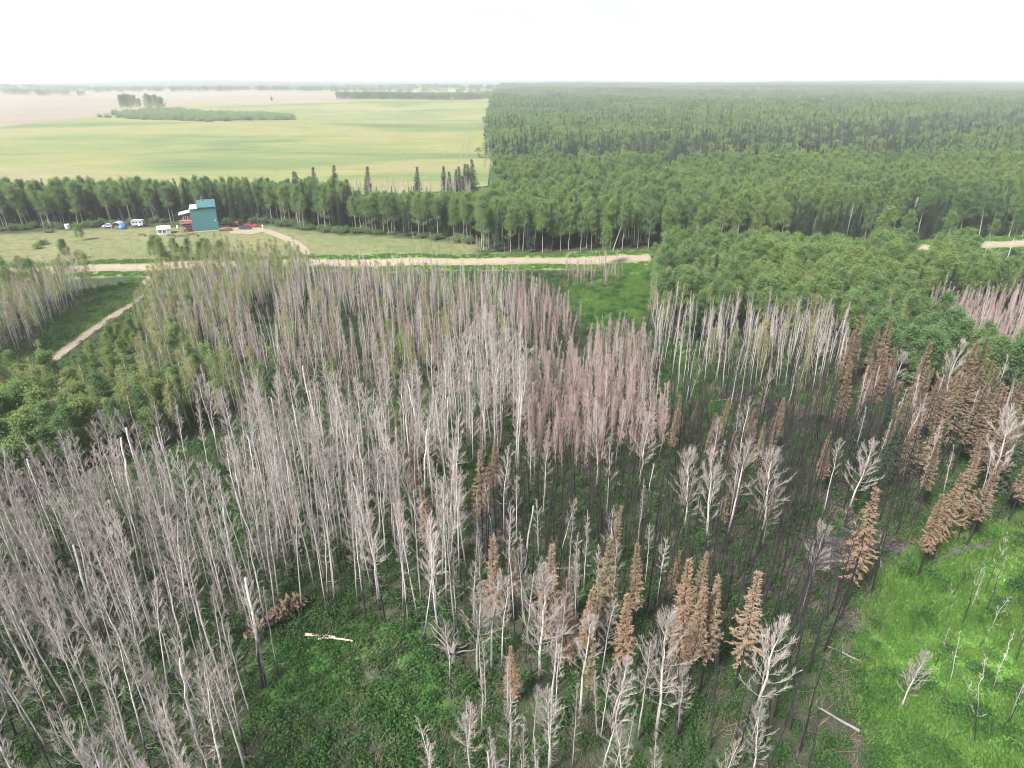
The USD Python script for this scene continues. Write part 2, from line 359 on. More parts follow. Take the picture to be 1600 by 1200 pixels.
def leaf_cloud(rs, pts, per, spread, L, W, up=.5):
    c = np.repeat(pts, per, 0); c = c + rs.normal(0, spread, c.shape) * np.array([1, 1, .75])
    nrm = unit(rs, len(c)); nrm[:, 2] = np.abs(nrm[:, 2]) + up
    ax = np.cross(nrm, unit(rs, len(c))); ax[:, 2] -= .25
    s = rs.uniform(.7, 1.3, len(c))
    return leaves(c, ax, nrm, L * s, W * s)

def conifer(seed, h, width, trunk_r, rows, per, needles, start=.12, droop=-18, gaps=0.0, size=(.34, .11), narrow=1.0):
    rs = np.random.RandomState(seed)
    P, R = stem(rs, h, trunk_r, .3, .05, n=10, top=.06)
    t = np.repeat(np.linspace(start, .985, rows), per) + rs.normal(0, .006, rows * per); t = np.clip(t, 0, .992)
    keep = rs.uniform(0, 1, len(t)) > gaps * (1.15 - t)
    t = t[keep]
    u = (t - start) / (1 - start)
    L = np.maximum(width * (1 - u) ** narrow * (0.55 + .45 * np.clip(u * 5, 0, 1)) * rs.uniform(.5, 1.3, len(t)), .14)
    B, RB = boughs(rs, P, R, t, L, np.radians(droop + 40 * u ** 2 + rs.normal(0, 8, len(t))), thick=.4, curve=.10)
    n, s, _ = B.shape
    m = np.maximum((needles * L / width).astype(int), 4)
    i = np.repeat(np.arange(n), m)
    q = rs.uniform(.12, 1.03, len(i)) * (s - 1); k = np.minimum(q.astype(int), s - 2); f = (q - k)[:, None]
    c = B[i, k] * (1 - f) + B[i, k + 1] * f
    d = B[i, k + 1] - B[i, k]; d /= np.linalg.norm(d, axis=1, keepdims=True) + 1e-9
    side = np.cross(d, np.array([0, 0, 1.0])); side /= np.linalg.norm(side, axis=1, keepdims=True) + 1e-9
    sg = rs.uniform(-1, 1, len(i))[:, None]
    ax = d + side * sg * 1.3; ax[:, 2] += rs.normal(-.12, .3, len(i))
    ax /= np.linalg.norm(ax, axis=1, keepdims=True)
    sc = rs.uniform(.6, 1.25, len(i))
    nr = unit(rs, len(i)) * .6; nr[:, 2] += 1
    N = leaves(c + ax * (size[0] * .4 * sc)[:, None], ax, nr, size[0] * sc, size[1] * sc)
    return tube(P, R, 6), bough_mesh(B, RB, 3), N

KINDS = {}           # kind -> list of (class path, nominal height)
UsdGeom.Scope.Define(stage, '/World/Kinds')
def kind(name, h, parts):
    k = len(KINDS.setdefault(name, []))
    path = '/World/Kinds/%s_%03d' % (name, k)
    stage.CreateClassPrim(path)
    for pn, mesh, mt in parts:
        if isinstance(mesh, tuple) and len(mesh) == 2:
            usdkit.mesh(stage, path + '/' + pn, mesh, M[mt])
    KINDS[name].append((path, h))
stage.GetPrimAtPath('/World/Kinds').SetSpecifier(Sdf.SpecifierClass)

for i in range(8):       # pale leafless aspens
    _, T, C, _ = bare_tree(100 + i, 15, [.095, .08, .105, .08, .1, .085, .11, .075][i], [.42, .55, .34, .6, .46, .38, .5, .3][i], [1.35, 1.0, 1.7, 1.15, 1.9, .9, 1.5, 1.1][i], [32, 30, 34, 26, 30, 44, 28, 48][i], [(28, 64), (40, 70), (22, 60), (34, 66), (24, 58), (45, 72), (30, 62), (38, 68)][i], 10, 4, dead=[16, 8, 22, 6, 12, 18, 10, 24][i], lean=[.5, .2, .9, .3, 1.2, .4, .7, .3][i], wig=[.12, .08, .16, .1, .18, .1, .15, .12][i], curve=[.2, .2, .24, .18, .26, .15, .22, .2][i])
    kind('bare_aspen', 15, [('trunk', T, 'pale_bark'), ('crown', C, 'grey_twig')])
for i in range(3):       # snapped aspens
    _, T, C, _ = bare_tree(120 + i, 11, [.1, .085, .12][i], [.35, .5, .6][i], [.9, 1.2, .7][i], [14, 9, 6][i], (15, 60), 6, 3, dead=[16, 8, 12][i], lean=[.4, .9, .2][i], stub=True)
    kind('bare_aspen', 12, [('trunk', T, 'pale_bark'), ('crown', C, 'grey_twig')])
for i in range(4):       # slender leafless aspens of the crowded stand
    _, T, C, _ = bare_tree(140 + i, 12, .075, [.5, .42, .58, .48][i], [.75, .9, .65, .8][i], 30, (38, 72), 7, 3, dead=8, lean=.4, twig=(.0062, .003))
    kind('thin_aspen', 12, [('trunk', T, 'pale_bark'), ('crown', C, 'grey_twig')])
for i in range(4):       # bare saplings
    _, T, C, _ = bare_tree(150 + i, 6, .035, [.3, .4, .25, .5][i], [.45, .6, .35, .5][i], [12, 9, 14, 8][i], (40, 70), 4, 1, lean=[.6, 1.4, .3, 1.0][i], twig=(.008, .004))
    kind('bare_sapling', 6, [('trunk', T, 'pale_bark'), ('crown', C, 'grey_twig')])
for i in range(5):       # pink twiggy birches
    _, T, C, _ = bare_tree(160 + i, 10, .06, [.26, .32, .22, .3, .28][i], [.85, .7, .95, .75, .8][i], [46, 40, 50, 44, 42][i], (50, 76), 10, 4, dead=3, lean=.3, twig=(.0062, .0028), curve=.18)
    kind('bare_birch', 10, [('trunk', T, 'pink_bark'), ('crown', C, 'pink_twig')])
for i in range(5):       # charred poles
    _, T, C, _ = bare_tree(180 + i, 12, .08, [.45, .3, .55, .25, .62][i], [.9, .6, .8, .5, .9][i], [22, 34, 16, 40, 14][i], [(20, 60), (-5, 25), (25, 60), (-8, 20), (30, 60)][i], 3, 1, dead=10, lean=[.3, .5, .2, .35, .6][i])
    kind('charred_tree', 12, [('trunk', T, 'char_bark'), ('crown', C, 'char_twig')])
for i in range(5):       # broad white leafless poplars
    _, T, C, _ = bare_tree(200 + i, 14, .16, [.34, .42, .28, .38, .45][i], [2.6, 2.2, 3.0, 2.4, 2.1][i], [40, 34, 46, 40, 32][i], (24, 62), 15, 7, dead=14, lean=[.5, 1.2, .8, .3, 1.5][i], wig=.2, twig=(.0068, .003), curve=.24)
    kind('bare_poplar', 14, [('trunk', T, 'white_bark'), ('crown', C, 'cream_twig')])
for i in range(9):       # scorched spruces
    T, B, N = conifer(220 + i, 12, [1.55, 1.25, 1.7, 1.0, 1.5, 1.15, 1.3, 1.1, 1.45][i], [.11, .10, .12, .09, .11, .1, .1, .09, .1][i], [46, 44, 48, 46, 40, 50, 38, 40, 34][i], 8, [34, 32, 36, 30, 34, 32, 24, 18, 30][i], start=[.25, .36, .2, .42, .3, .34, .3, .4, .5][i], gaps=[.55, .68, .6, .55, .88, .75, .85, .8, .7][i], droop=[-10, 5, -14, 0, -18, -8, -22, 8, -5][i], size=(.30, .08))
    kind('scorched_spruce', 12, [('trunk', T, 'char_bark'), ('branches', B, 'brush_bark'), ('crown', N, 'scorched_needle')])
for i in range(4):       # green spruces
    T, B, N = conifer(240 + i, 14, [1.9, 2.2, 1.6, 2.0][i], .15, 44, 7, 34, start=[.1, .08, .14, .05][i], gaps=.05, droop=-20, size=(.42, .15))
    kind('green_spruce', 14, [('trunk', T, 'spruce_bark'), ('crown', N, 'spruce_needle')])
def leafy(seed, h, r, start, width, nb, rise, per, spread, L, W, pts=3, top=None):
    (P, R), T, C, (B, a, b, a2, b2) = bare_tree(seed, h, r, start, width, nb, rise, 4, 0 if False else 1, dead=6, lean=.4)
    rs = np.random.RandomState(seed + 7)
    seeds = [B[:, 2], B[:, 3], B[:, 4]] + [b]
    c = np.concatenate(seeds)
    keep = rs.uniform(0, 1, len(c)) < .8
    return T, C, leaf_cloud(rs, c[keep], per, spread, L, W)
for i in range(6):       # aspens in leaf
    T, C, Lf = leafy(260 + i, 14, .12, [.34, .42, .28, .38, .46, .32][i], [2.5, 2.1, 2.9, 2.3, 2.2, 2.7][i], [44, 38, 50, 42, 36, 46][i], (18, 58), 15, .34, .27, .21)
    kind('green_aspen', 14, [('trunk', T, 'live_bark'), ('branches', C, 'live_bark'), ('crown', Lf, 'aspen_leaf')])
for i in range(4):       # aspens with a thin flush of new leaves
    T, C, Lf = leafy(280 + i, 12, .09, [.3, .4, .35, .45][i], [1.25, 1.05, 1.4, 1.1][i], 34, (36, 70), 4, .24, .19, .14)
    kind('leafing_aspen', 12, [('trunk', T, 'pale_bark'), ('branches', C, 'grey_twig'), ('crown', Lf, 'young_leaf')])
for i in range(3):       # bushy round poplars and willows
    T, C, Lf = leafy(300 + i, 8, .10, [.12, .1, .16][i], [2.6, 2.3, 2.8][i], 52, (15, 60), 17, .32, .25, .17)
    kind('bushy_poplar', 8, [('trunk', T, 'live_bark'), ('branches', C, 'live_bark'), ('crown', Lf, 'poplar_leaf')])
for i in range(3):       # shrubs
    rs = np.random.RandomState(320 + i)
    d = unit(rs, 26); d[:, 2] = np.abs(d[:, 2]) + .5; d /= np.linalg.norm(d, axis=1, keepdims=True)
    tip = d * rs.uniform(.9, 1.7, 26)[:, None] * np.array([1, 1, .95])
    S = prisms(np.zeros((26, 3)) + rs.normal(0, .12, (26, 3)) * np.array([1, 1, 0]), tip, .025, .01)
    cl = np.concatenate([tip, tip * .7, tip * .85])
    kind('shrub', 2, [('stems', S, 'spruce_bark'), ('crown', leaf_cloud(rs, cl, 14, .24, .22, .14), 'willow_leaf')])

for i in range(3):       # pale willow scrub
    rs = np.random.RandomState(330 + i); d = unit(rs, 24); d[:, 2] = np.abs(d[:, 2]) + .2; tip = d * rs.uniform(.6, 1.6, 24)[:, None]
    kind('willow_scrub', 2, [('crown', leaf_cloud(rs, np.concatenate([tip, tip * .6]), 12, .3, .32, .2), 'scrub_leaf')])
# patches of far forest: about sixteen tree crowns on 18 m of ground, joined
for i in range(5):
    rs = np.random.RandomState(340 + i)
    tops, spr, st = [], [], []
    g = 4
    for a in range(g):
        for b in range(g):
            if rs.uniform() < .1 and not (a == 1 and b in (1, 2)): continue
            x, y = (a + rs.uniform(-.1, 1.1)) * 18 / g - 9, (b + rs.uniform(-.1, 1.1)) * 18 / g - 9
            h = rs.uniform(9.0, 15.8)
            if (rs.uniform() < [.08, .3, .02, .7, .12][i] or (a == 1 and b == 2)) and not (a == 1 and b == 1):
                n = 240; u = rs.uniform(0, 1, n) ** .7; az = rs.uniform(0, 6.28, n); rad = 1.7 * (1 - u) * rs.uniform(.5, 1.1, n)
                c = np.stack([x + rad * np.cos(az), y + rad * np.sin(az), 1.5 + u * (h + .5 - 1.5)], 1)
                ax = np.stack([np.cos(az), np.sin(az), np.full(n, -.3)], 1)
                spr.append(leaves(c, ax, unit(rs, n) * .5 + np.array([0, 0, 1]), .9, .4))
            else:
                w = rs.uniform(1.5, 2.7); n = int(150 * w); k = unit(rs, 16); k[:, 2] = np.abs(k[:, 2]) * 1.1 - .35
                k = k * np.array([w, w, 3.0]) * rs.uniform(.6, 1.0, (16, 1)) + np.array([x, y, h - 3.0])
                tops.append(leaf_cloud(rs, k, n // 16, .5, .5, .4))
                k = rs.normal(0, .7, (5, 3)) * np.array([1, 1, 1.8]) + np.array([x, y, h - 6.5])
                tops.append(leaf_cloud(rs, k, 16, .5, .55, .4))
            st.append(prisms([[x, y, 0]], [[x + rs.normal(0, .2), y, h - 2]], .11, .06, 4))
    kind('forest_patch', 14, [('trunks', join(*st), 'brush_bark'), ('crowns', join(*tops), 'aspen_leaf'), ('spruces', join(*spr), 'spruce_needle')])

# low plants
for i in range(4):
    rs = np.random.RandomState(360 + i); n = [110, 150, 80, 120][i]
    c = rs.normal(0, .42, (n, 3)) * np.array([1, 1, 0]); c[:, 2] = np.abs(rs.normal([.3, .55, .25, .4][i], .25, n)) * np.exp(-(c[:, 0] ** 2 + c[:, 1] ** 2) * 1.1)+.05
    nr = unit(rs, n) * 1.0; nr[:, 2] += .8
    kind('undergrowth_clump', 1, [('leaf_tuft', leaves(c, np.cross(nr, unit(rs, n)), nr, rs.uniform(.14, .3, n), rs.uniform(.09, .18, n)), 'undergrowth_leaf')])
for i in range(3):
    rs = np.random.RandomState(370 + i); n = 120
    c = rs.normal(0, .5, (n, 3)) * np.array([1, 1, 0]); c[:, 2] = rs.uniform(.1, .3, n)
    ax = rs.normal(0, .45, (n, 3)); ax[:, 2] = 1
    kind('grass_clump', 1, [('blades', leaves(c, ax, unit(rs, n), rs.uniform(.35, .65, n), rs.uniform(.05, .1, n)), 'meadow_blade')])
for i in range(2):
    rs = np.random.RandomState(380 + i); n = 60
    c = rs.normal(0, .6, (n, 3)) * np.array([1, 1, 0])
    e = c + rs.normal(0, .35, (n, 3)) * np.array([1, 1, .2]) + np.array([0, 0, 1]) * rs.uniform(.15, .9, n)[:, None]
    rs2 = np.random.RandomState(390 + i); n2 = 26; c2 = rs2.normal(0, .9, (n2, 3)) * np.array([1, 1, 0]) + np.array([0, 0, .06]); e2 = c2 + unit(rs2, n2) * rs2.uniform(.3, 1.5, (n2, 1)) * np.array([1, 1, .12])
    kind('litter_clump', 1, [('sticks', prisms(c2, e2, .035, .018), 'char_bark')])
    kind('dry_clump', 1, [('stalks', prisms(c, e, .012, .006), 'dry_stalk')])

# ------------------------------------------------------------------ the map: roads, clearings, zones (corners read off the photograph, laid on the ground)
ROAD = [at(*p) for p in [(-420, 436), (-100, 428), (60, 424), (250, 417), (420, 413), (600, 411), (800, 408), (1000, 404), (1180, 397), (1400, 388), (1600, 381), (1900, 370)]]
DRIVE = [at(*p) for p in [(468, 408), (474, 396), (466, 384), (448, 373), (425, 364), (402, 359), (380, 360), (366, 361)]]
TRACK = [at(*p) for p in [(245, 424), (222, 455), (200, 478), (160, 505), (120, 533), (85, 560), (40, 590), (-60, 650)]]
def spline(pts, step):
    from scipy.interpolate import CubicSpline
    p = np.array(pts); s = np.r_[0, np.cumsum(np.linalg.norm(np.diff(p, axis=0), axis=1))]
    return CubicSpline(s, p)(np.linspace(0, s[-1], int(s[-1] / step) + 2))
road_line, drive_line, track_line = spline(ROAD, 3.0), spline(DRIVE, 1.0), spline(TRACK, 1.0)
road_zone, drive_zone, track_zone = LineString(road_line).buffer(5.2), LineString(drive_line).buffer(2.6), LineString(track_line).buffer(1.7)
field_zone = Polygon([at(*p) for p in [(-700, 300), (-300, 300), (0, 299), (150, 298), (420, 298), (560, 306), (640, 303), (700, 300), (762, 292), (768, 240), (773, 200), (772, 175), (770, 157), (560, 154), (540, 161), (300, 163), (120, 186), (-50, 205), (-400, 214), (-900, 220)]]).buffer(0)
ripe_zone = Polygon([at(*p) for p in [(-900, 219), (-400, 213), (-50, 204), (120, 185), (300, 162), (540, 160), (560, 150), (420, 140), (-200, 138), (-900, 139)]]).buffer(0)
lawn_zone = Polygon([at(*p) for p in [(-300, 400), (-100, 370), (0, 366), (150, 358), (300, 354), (420, 353), (500, 365), (640, 373), (745, 381), (745, 402), (480, 404), (200, 408), (-300, 420)]]).buffer(0)
meadow = poly([(1402, 888), (1470, 864), (1560, 827), (1750, 790), (1900, 1000), (1800, 1400), (1430, 1400), (1365, 1060), (1372, 960)])
glade = poly([(885, 450), (930, 432), (955, 416), (1000, 414), (1012, 440), (1015, 490), (1000, 505), (960, 488), (935, 515), (905, 500)])
lane = poly([(1040, 540), (1085, 560), (1100, 610), (1135, 640), (1150, 700), (1120, 690), (1075, 640)])
left_verge = poly([(50, 556), (95, 506), (150, 458), (212, 434), (232, 452), (200, 475), (150, 505), (85, 556)])
clearing = [poly([(300, 790), (360, 745), (395, 800), (385, 870), (330, 890), (295, 850)]), poly([(430, 1005), (520, 965), (640, 1000), (700, 1040), (690, 1120), (420, 1120)]),
            poly([(410, 1120), (740, 1120), (760, 1400), (380, 1400)])]
green_spots = [poly([(540, 520), (565, 520), (570, 560), (540, 565)]), poly([(395, 495), (440, 500), (440, 560), (390, 550)])]
ash = [poly([(1110, 600), (1160, 610), (1240, 635), (1340, 660), (1340, 680), (1230, 660), (1140, 625)]), poly([(1230, 850), (1330, 820), (1450, 850), (1430, 880), (1370, 905), (1290, 900)]),
       poly([(1450, 852), (1540, 848), (1560, 860), (1470, 880)]), poly([(730, 790), (780, 780), (800, 850), (750, 870)]), poly([(545, 1048), (600, 1040), (625, 1060), (560, 1066)]),
       poly([(1340, 900), (1400, 890), (1385, 960), (1330, 1010)])]
house_yard = Polygon([at(*p) for p in [(-100, 372), (0, 364), (130, 352), (430, 352), (440, 372), (300, 385), (-100, 395)]]).buffer(0)
no_trees = shapely.union_all([road_zone, drive_zone, track_zone, meadow, glade, lane, left_verge])

rng = np.random.RandomState(5)
def inside(p, xy):
    return shapely.contains_xy(p, xy[:, 0], xy[:, 1])
def scatter(zone, spacing, rs, jitter=.48):
    x0, y0, x1, y1 = zone.bounds
    gx, gy = np.meshgrid(np.arange(x0, x1 + spacing, spacing), np.arange(y0, y1 + spacing, spacing))
    gx = gx + (np.arange(len(gx)) % 2)[:, None] * spacing * .5
    xy = np.stack([gx.ravel(), gy.ravel()], 1)
    xy += rs.uniform(-jitter, jitter, xy.shape) * spacing
    return xy[inside(zone, xy)]

def fbm2(x, y, s, seed=0):
    x, y = np.asarray(x) / s + seed * 17.3, np.asarray(y) / s + seed * 9.1
    return (np.sin(x + 1.7 * np.sin(y * .7)) * np.cos(y * 1.1 + 1.3 * np.sin(x * .6)) + .5 * np.sin(2.3 * x - 1.1 * y + seed) * np.cos(1.9 * y + .4 * x) + .25 * np.sin(4.7 * x + 3.1 * y)) / 1.75

# ------------------------------------------------------------------ ground sheet
def axis_steps(lo, hi, step, far, grow=1.07, cap=24.0, limit=1700.0):
    out, s, x = [], step, hi
    while x < far:
        s = min(s * grow, cap) if x < limit else s * 1.25
        x += s; out.append(x)
    return np.array(out)
near_x = np.arange(-130, 130.1, 1.25)
ext = axis_steps(0, 130, 1.25, 14000)
gx = np.r_[-ext[::-1], near_x, ext]
near_y = np.arange(20, 262.1, 1.25)
gy = np.r_[np.array([-6000, -2500, -900, -300, -120, -50, -20, 0, 10]), near_y, axis_steps(0, 262, 1.25, 14000)]
X, Y = np.meshgrid(gx, gy)
xy = np.stack([X.ravel(), Y.ravel()], 1)
GZ = terrain(xy[:, 0], xy[:, 1])
nx, ny = len(gx), len(gy)
i, j = np.meshgrid(np.arange(nx - 1), np.arange(ny - 1))
q = (j * nx + i).ravel()
GF = np.concatenate([np.stack([q, q + 1, q + nx + 1], 1), np.stack([q, q + nx + 1, q + nx], 1)])
tone = np.empty((len(xy), 3))
fl = .5 + .5 * fbm2(xy[:, 0], xy[:, 1], 7.0, 1)
tone[:] = np.array([.038, .036, .029]) * (1 - fl[:, None]) + np.array([.030, .05, .021]) * fl[:, None]      # forest floor
farm = (xy[:, 1] > 400)
tone[farm] = (.03, .042, .025)
tone[farm & (xy[:, 0] < -10) & (xy[:, 1] < 2600)] = (.16, .17, .09)
def paint(zone, a, b, seed, edge=1.6, s=5.0, strength=1.0):
    z = zone.buffer(edge)
    x0, y0, x1, y1 = z.bounds
    k = np.where((xy[:, 0] > x0) & (xy[:, 0] < x1) & (xy[:, 1] > y0) & (xy[:, 1] < y1))[0]
    if not len(k): return
    d = shapely.distance(shapely.boundary(zone), shapely.points(xy[k])); d = np.where(inside(zone, xy[k]), -d, d)
    w = (1 - sm(-edge, edge, d + fbm2(xy[k, 0], xy[k, 1], 2.6, seed + 3) * edge))[:, None] * strength
    f = (.5 + .5 * fbm2(xy[k, 0], xy[k, 1], s, seed))[:, None]
    tone[k] = tone[k] * (1 - w) + (np.array(a) * (1 - f) + np.array(b) * f) * w
dark_burn = poly([(820, 690), (1060, 640), (1250, 640), (1500, 760), (1400, 880), (1330, 1000), (1200, 1060), (1000, 900), (850, 830)])
paint(dark_burn, (.04, .045, .034), (.042, .07, .028), 4, 6.0, strength=.7)
paint(lawn_zone, (.135, .13, .066), (.09, .115, .048), 5, 3.0, 12.0)
back = Polygon([at(*p) for p in [(-500, 322), (0, 318), (420, 316), (560, 318), (740, 318), (765, 292), (560, 300), (-500, 296)]]).buffer(0)
paint(back, (.07, .085, .035), (.09, .11, .045), 15, 4.0, 9.0)
paint(LineString(road_line).buffer(9.5), (.12, .19, .055), (.16, .20, .075), 6, 2.0)
paint(meadow, (.07, .165, .03), (.11, .21, .042), 7, 1.5)
paint(glade, (.07, .165, .03), (.10, .195, .038), 8, 1.5)
paint(lane, (.06, .16, .028), (.085, .19, .035), 9, 1.2)
paint(left_verge, (.07, .165, .03), (.10, .19, .042), 10, 1.2)
for c in clearing[:2]: paint(c, (.045, .12, .025), (.06, .14, .03), 11, 2.0)
for c in ash: paint(c, (.045, .041, .043), (.085, .077, .077), 12, 1.4, 2.0)
gm = struct('ground', (np.c_[xy, GZ], GF), 'ground', smooth=True)
UsdGeom.PrimvarsAPI(gm).CreatePrimvar('tone', Sdf.ValueTypeNames.Color3fArray, 'vertex').Set(Vt.Vec3fArray.FromNumpy(tone.astype(np.float32)))

def strip(line, half, lift, crown=0.0, rs=None, wob=0.0, cols=4):
    d = np.gradient(line, axis=0); d /= np.linalg.norm(d, axis=1, keepdims=True)
    nrm = np.stack([-d[:, 1], d[:, 0]], 1)
    n = len(line); t = np.linspace(-1, 1, cols + 1)
    w = half * (1 + wob * (rs.normal(0, 1, (n, 1)) if rs is not None else 0))
    P = line[:, None] + nrm[:, None] * t[None, :, None] * w[:, :, None] if wob else line[:, None] + nrm[:, None] * t[None, :, None] * half
    z = terrain(P[..., 0], P[..., 1]) + lift + crown * (1 - t[None] ** 2)
    V = np.concatenate([P, z[..., None]], -1).reshape(-1, 3)
    i, j = np.meshgrid(np.arange(n - 1), np.arange(cols), indexing='ij'); q = (i * (cols + 1) + j).ravel()
    return V, np.concatenate([np.stack([q, q + cols + 1, q + cols + 2], 1), np.stack([q, q + cols + 2, q + 1], 1)])[:, ::-1]
struct('gravel_road', strip(road_line, 3.6, .10, .12), 'road_gravel', smooth=True)
d_ = np.gradient(road_line, axis=0); d_ /= np.linalg.norm(d_, axis=1, keepdims=True); n_ = np.stack([-d_[:, 1], d_[:, 0]], 1)
gravel('packed_gravel', (0.20, 0.17, 0.13), (0.27, 0.225, 0.172)); gravel('loose_gravel', (0.12, 0.10, 0.075), (0.18, 0.15, 0.115))
struct('wheel_ruts', join(*[strip(road_line + n_ * o, .42, .226, 0, rng, .12) for o in (-1.75, -.55, .6, 1.8)]), 'packed_gravel', smooth=True)
struct('driveway', strip(drive_line, 1.9, .07, .04, rng, .05), 'road_gravel', smooth=True)
struct('dirt_track', strip(track_line, 1.25, .09, .03, rng, .08), 'track_dirt', smooth=True)
pad = poly([(352, 357), (372, 352), (405, 355), (415, 361), (395, 366), (360, 365)])
def sheet(zone, step, lift, height=None):
    """A zone as a sheet over the terrain, cut to its outline."""
    x0, y0, x1, y1 = zone.bounds
    xs, ys = np.arange(x0, x1 + step, step), np.arange(y0, y1 + step, step)
    V, F, off = [], [], 0
    prep = shapely.prepare(zone)
    cells = shapely.box(*[a.ravel() for a in np.meshgrid(xs[:-1], ys[:-1])], *[a.ravel() for a in np.meshgrid(xs[1:], ys[1:])])
    full = shapely.contains_properly(zone, cells); part = shapely.intersects(zone, cells) & ~full
    polys = list(cells[full])
    for c in cells[part]:
        g = c.intersection(zone)
        polys += [p for p in getattr(g, 'geoms', [g]) if p.geom_type == 'Polygon' and p.area > 1e-3]
    for p in polys:
        c = np.array(p.exterior.coords)[:-1]
        if shapely.is_ccw(p.exterior) is False or not p.exterior.is_ccw: c = c[::-1]
        tri = trimesh.creation.triangulate_polygon(p, engine='earcut') if len(c) > 4 else None
        if tri is not None:
            v, f = np.asarray(tri[0]), np.asarray(tri[1])
        else:
            v, f = c, np.array([[0, k, k + 1] for k in range(1, len(c) - 1)])
        V.append(v); F.append(f + off); off += len(v)
    v = np.concatenate(V); f = np.concatenate(F)
    e = v[f]; a = np.cross(e[:, 1] - e[:, 0], e[:, 2] - e[:, 0]); f[a < 0] = f[a < 0][:, ::-1]
    m = trimesh.Trimesh(np.c_[v, terrain(v[:, 0], v[:, 1]) + lift], f, process=False); m.merge_vertices()
    return m
struct('parking_pad', sheet(pad, 2.0, .06), 'road_gravel')
struct('crop_field', sheet(field_zone, 14.0, .42), 'crop', smooth=True)
struct('ripe_field', sheet(ripe_zone.buffer(14), 30.0, .22), 'ripe_crop', smooth=True)
marks = []
for a, b, w in [((628, 254), (640, 236), .5), ((520, 262), (668, 170), .35), ((585, 250), (672, 178), .3), ((718, 254), (733, 190), .5), ((726, 254), (742, 190), .5), ((425, 276), (440, 262), .4), ((470, 246), (560, 196), .3),
                ((757, 262), (762, 200), .7), ((600, 256), (690, 165), .25), ((690, 250), (752, 160), .3)]:
    L = np.linspace(at(*a), at(*b), 40)
    marks.append(strip(L, w, .47))
struct('wheel_tracks', join(*marks), 'wheel_mark')

# ------------------------------------------------------------------ planting
plants = []            # kind, x, y, height, rotation, description, zone
def put(kindname, x, y, h, desc, where, variant=None, rot=None, rs=rng, single=None):
    nk = len(KINDS[kindname]); v = (rs.randint(nk) if kindname != 'bare_aspen' else (rs.randint(8, nk) if rs.uniform() < .07 else rs.randint(8))) if variant is None else variant
    plants.append([kindname, v, float(x), float(y), h, rs.uniform(0, 6.283) if rot is None else rot, desc, where, single])

def zone_by_tops(pts, h, spacing, mix, where, seed, bad=True, clear=None):
    """Tree tops fill this outline of the photograph; mix: (kind, share, (lowest, tallest), description)."""
    rs = np.random.RandomState(seed)
    z = Polygon([at(px, py, h) for px, py in pts]).buffer(0)
    p = scatter(z, spacing, rs)
    if bad: p = p[~inside(no_trees, p)]
    for c in clearing + green_spots + ash[:2] if clear is None else clear: p = p[~inside(c, p)]
    sh = np.cumsum([m[1] for m in mix]); sh = sh / sh[-1]
    for x, y in p:
        k = min(int(np.searchsorted(sh, rs.uniform() + .35 * 0)), len(mix) - 1)
        kn, _, (lo, hi), de = mix[k]
        put(kn, x, y, rs.uniform(lo, hi), de, where, rs=rs)

A_BARE, A_THIN, A_BIRCH = 'pale grey leafless aspen with upswept twigs', 'slender leafless grey aspen', 'thin leafless birch with pinkish twigs'
A_CHAR, A_SCO, A_GRN, A_LEAFING, A_SPR = 'blackened charred tree with few stubs', 'scorched spruce with rusty brown needles', 'leafy green aspen with pale trunk', 'thin aspen in sparse yellow-green leaf', 'dark green pointed spruce'
A_POP, A_BUSH = 'broad bare poplar with whitish branches', 'bushy rounded poplar in green leaf'

zone_by_tops([(-300, 740), (0, 690), (120, 650), (230, 625), (300, 588), (420, 566), (560, 560), (640, 562), (700, 600), (725, 680), (725, 760), (700, 830), (620, 850), (560, 825), (480, 800), (430, 800), (360, 805), (240, 820), (100, 840), (-300, 900)],
             15, 1.95, [('bare_aspen', 82, (12.5, 16.5), A_BARE), ('thin_aspen', 14, (9, 13), A_THIN), ('charred_tree', 4, (9, 12), A_CHAR)], 'burned aspen stand', 11)
zone_by_tops([(-300, 900), (100, 840), (240, 835), (330, 870), (450, 890), (440, 960), (430, 1040), (400, 1200), (-300, 1200)], 13, 2.2,
             [('bare_aspen', 85, (10, 14.5), A_BARE), ('charred_tree', 10, (8, 12), A_CHAR), ('scorched_spruce', 2, (7, 9), A_SCO), ('bare_poplar', 5, (9, 13), A_POP)], 'front left', 12, clear=clearing)
zone_by_tops([(560, 555), (640, 545), (690, 515), (760, 482), (815, 480), (832, 540), (815, 600), (720, 600), (640, 575)], 15, 2.0,
             [('bare_aspen', 90, (13, 16), A_BARE), ('bare_birch', 10, (9, 11), A_BIRCH)], 'middle', 13)
zone_by_tops([(235, 425), (300, 402), (420, 396), (600, 392), (800, 405), (840, 430), (815, 480), (690, 515), (560, 545), (420, 550), (300, 510), (235, 470)], 11, 1.9,
             [('thin_aspen', 55, (9, 12.5), A_THIN), ('bare_birch', 26, (8, 11), A_BIRCH), ('leafing_aspen', 9, (8.5, 11.5), A_LEAFING), ('charred_tree', 10, (8, 11), A_CHAR)], 'road stand', 14)
zone_by_tops([(812, 550), (870, 532), (930, 537), (1000, 568), (1040, 580), (1052, 625), (1000, 645), (930, 662), (850, 662), (808, 640)], 10, 1.5,
             [('bare_birch', 92, (8.2, 11), A_BIRCH), ('thin_aspen', 8, (9, 11.5), A_THIN)], 'pink birches', 15)
zone_by_tops([(900, 510), (960, 482), (1030, 500), (1040, 556), (1000, 568), (930, 537), (870, 532)], 9.5, 1.7,
             [('bare_birch', 62, (7.5, 10.5), A_BIRCH), ('thin_aspen', 24, (8, 11), A_THIN), ('charred_tree', 14, (7, 10), A_CHAR)], 'glade edge', 16)
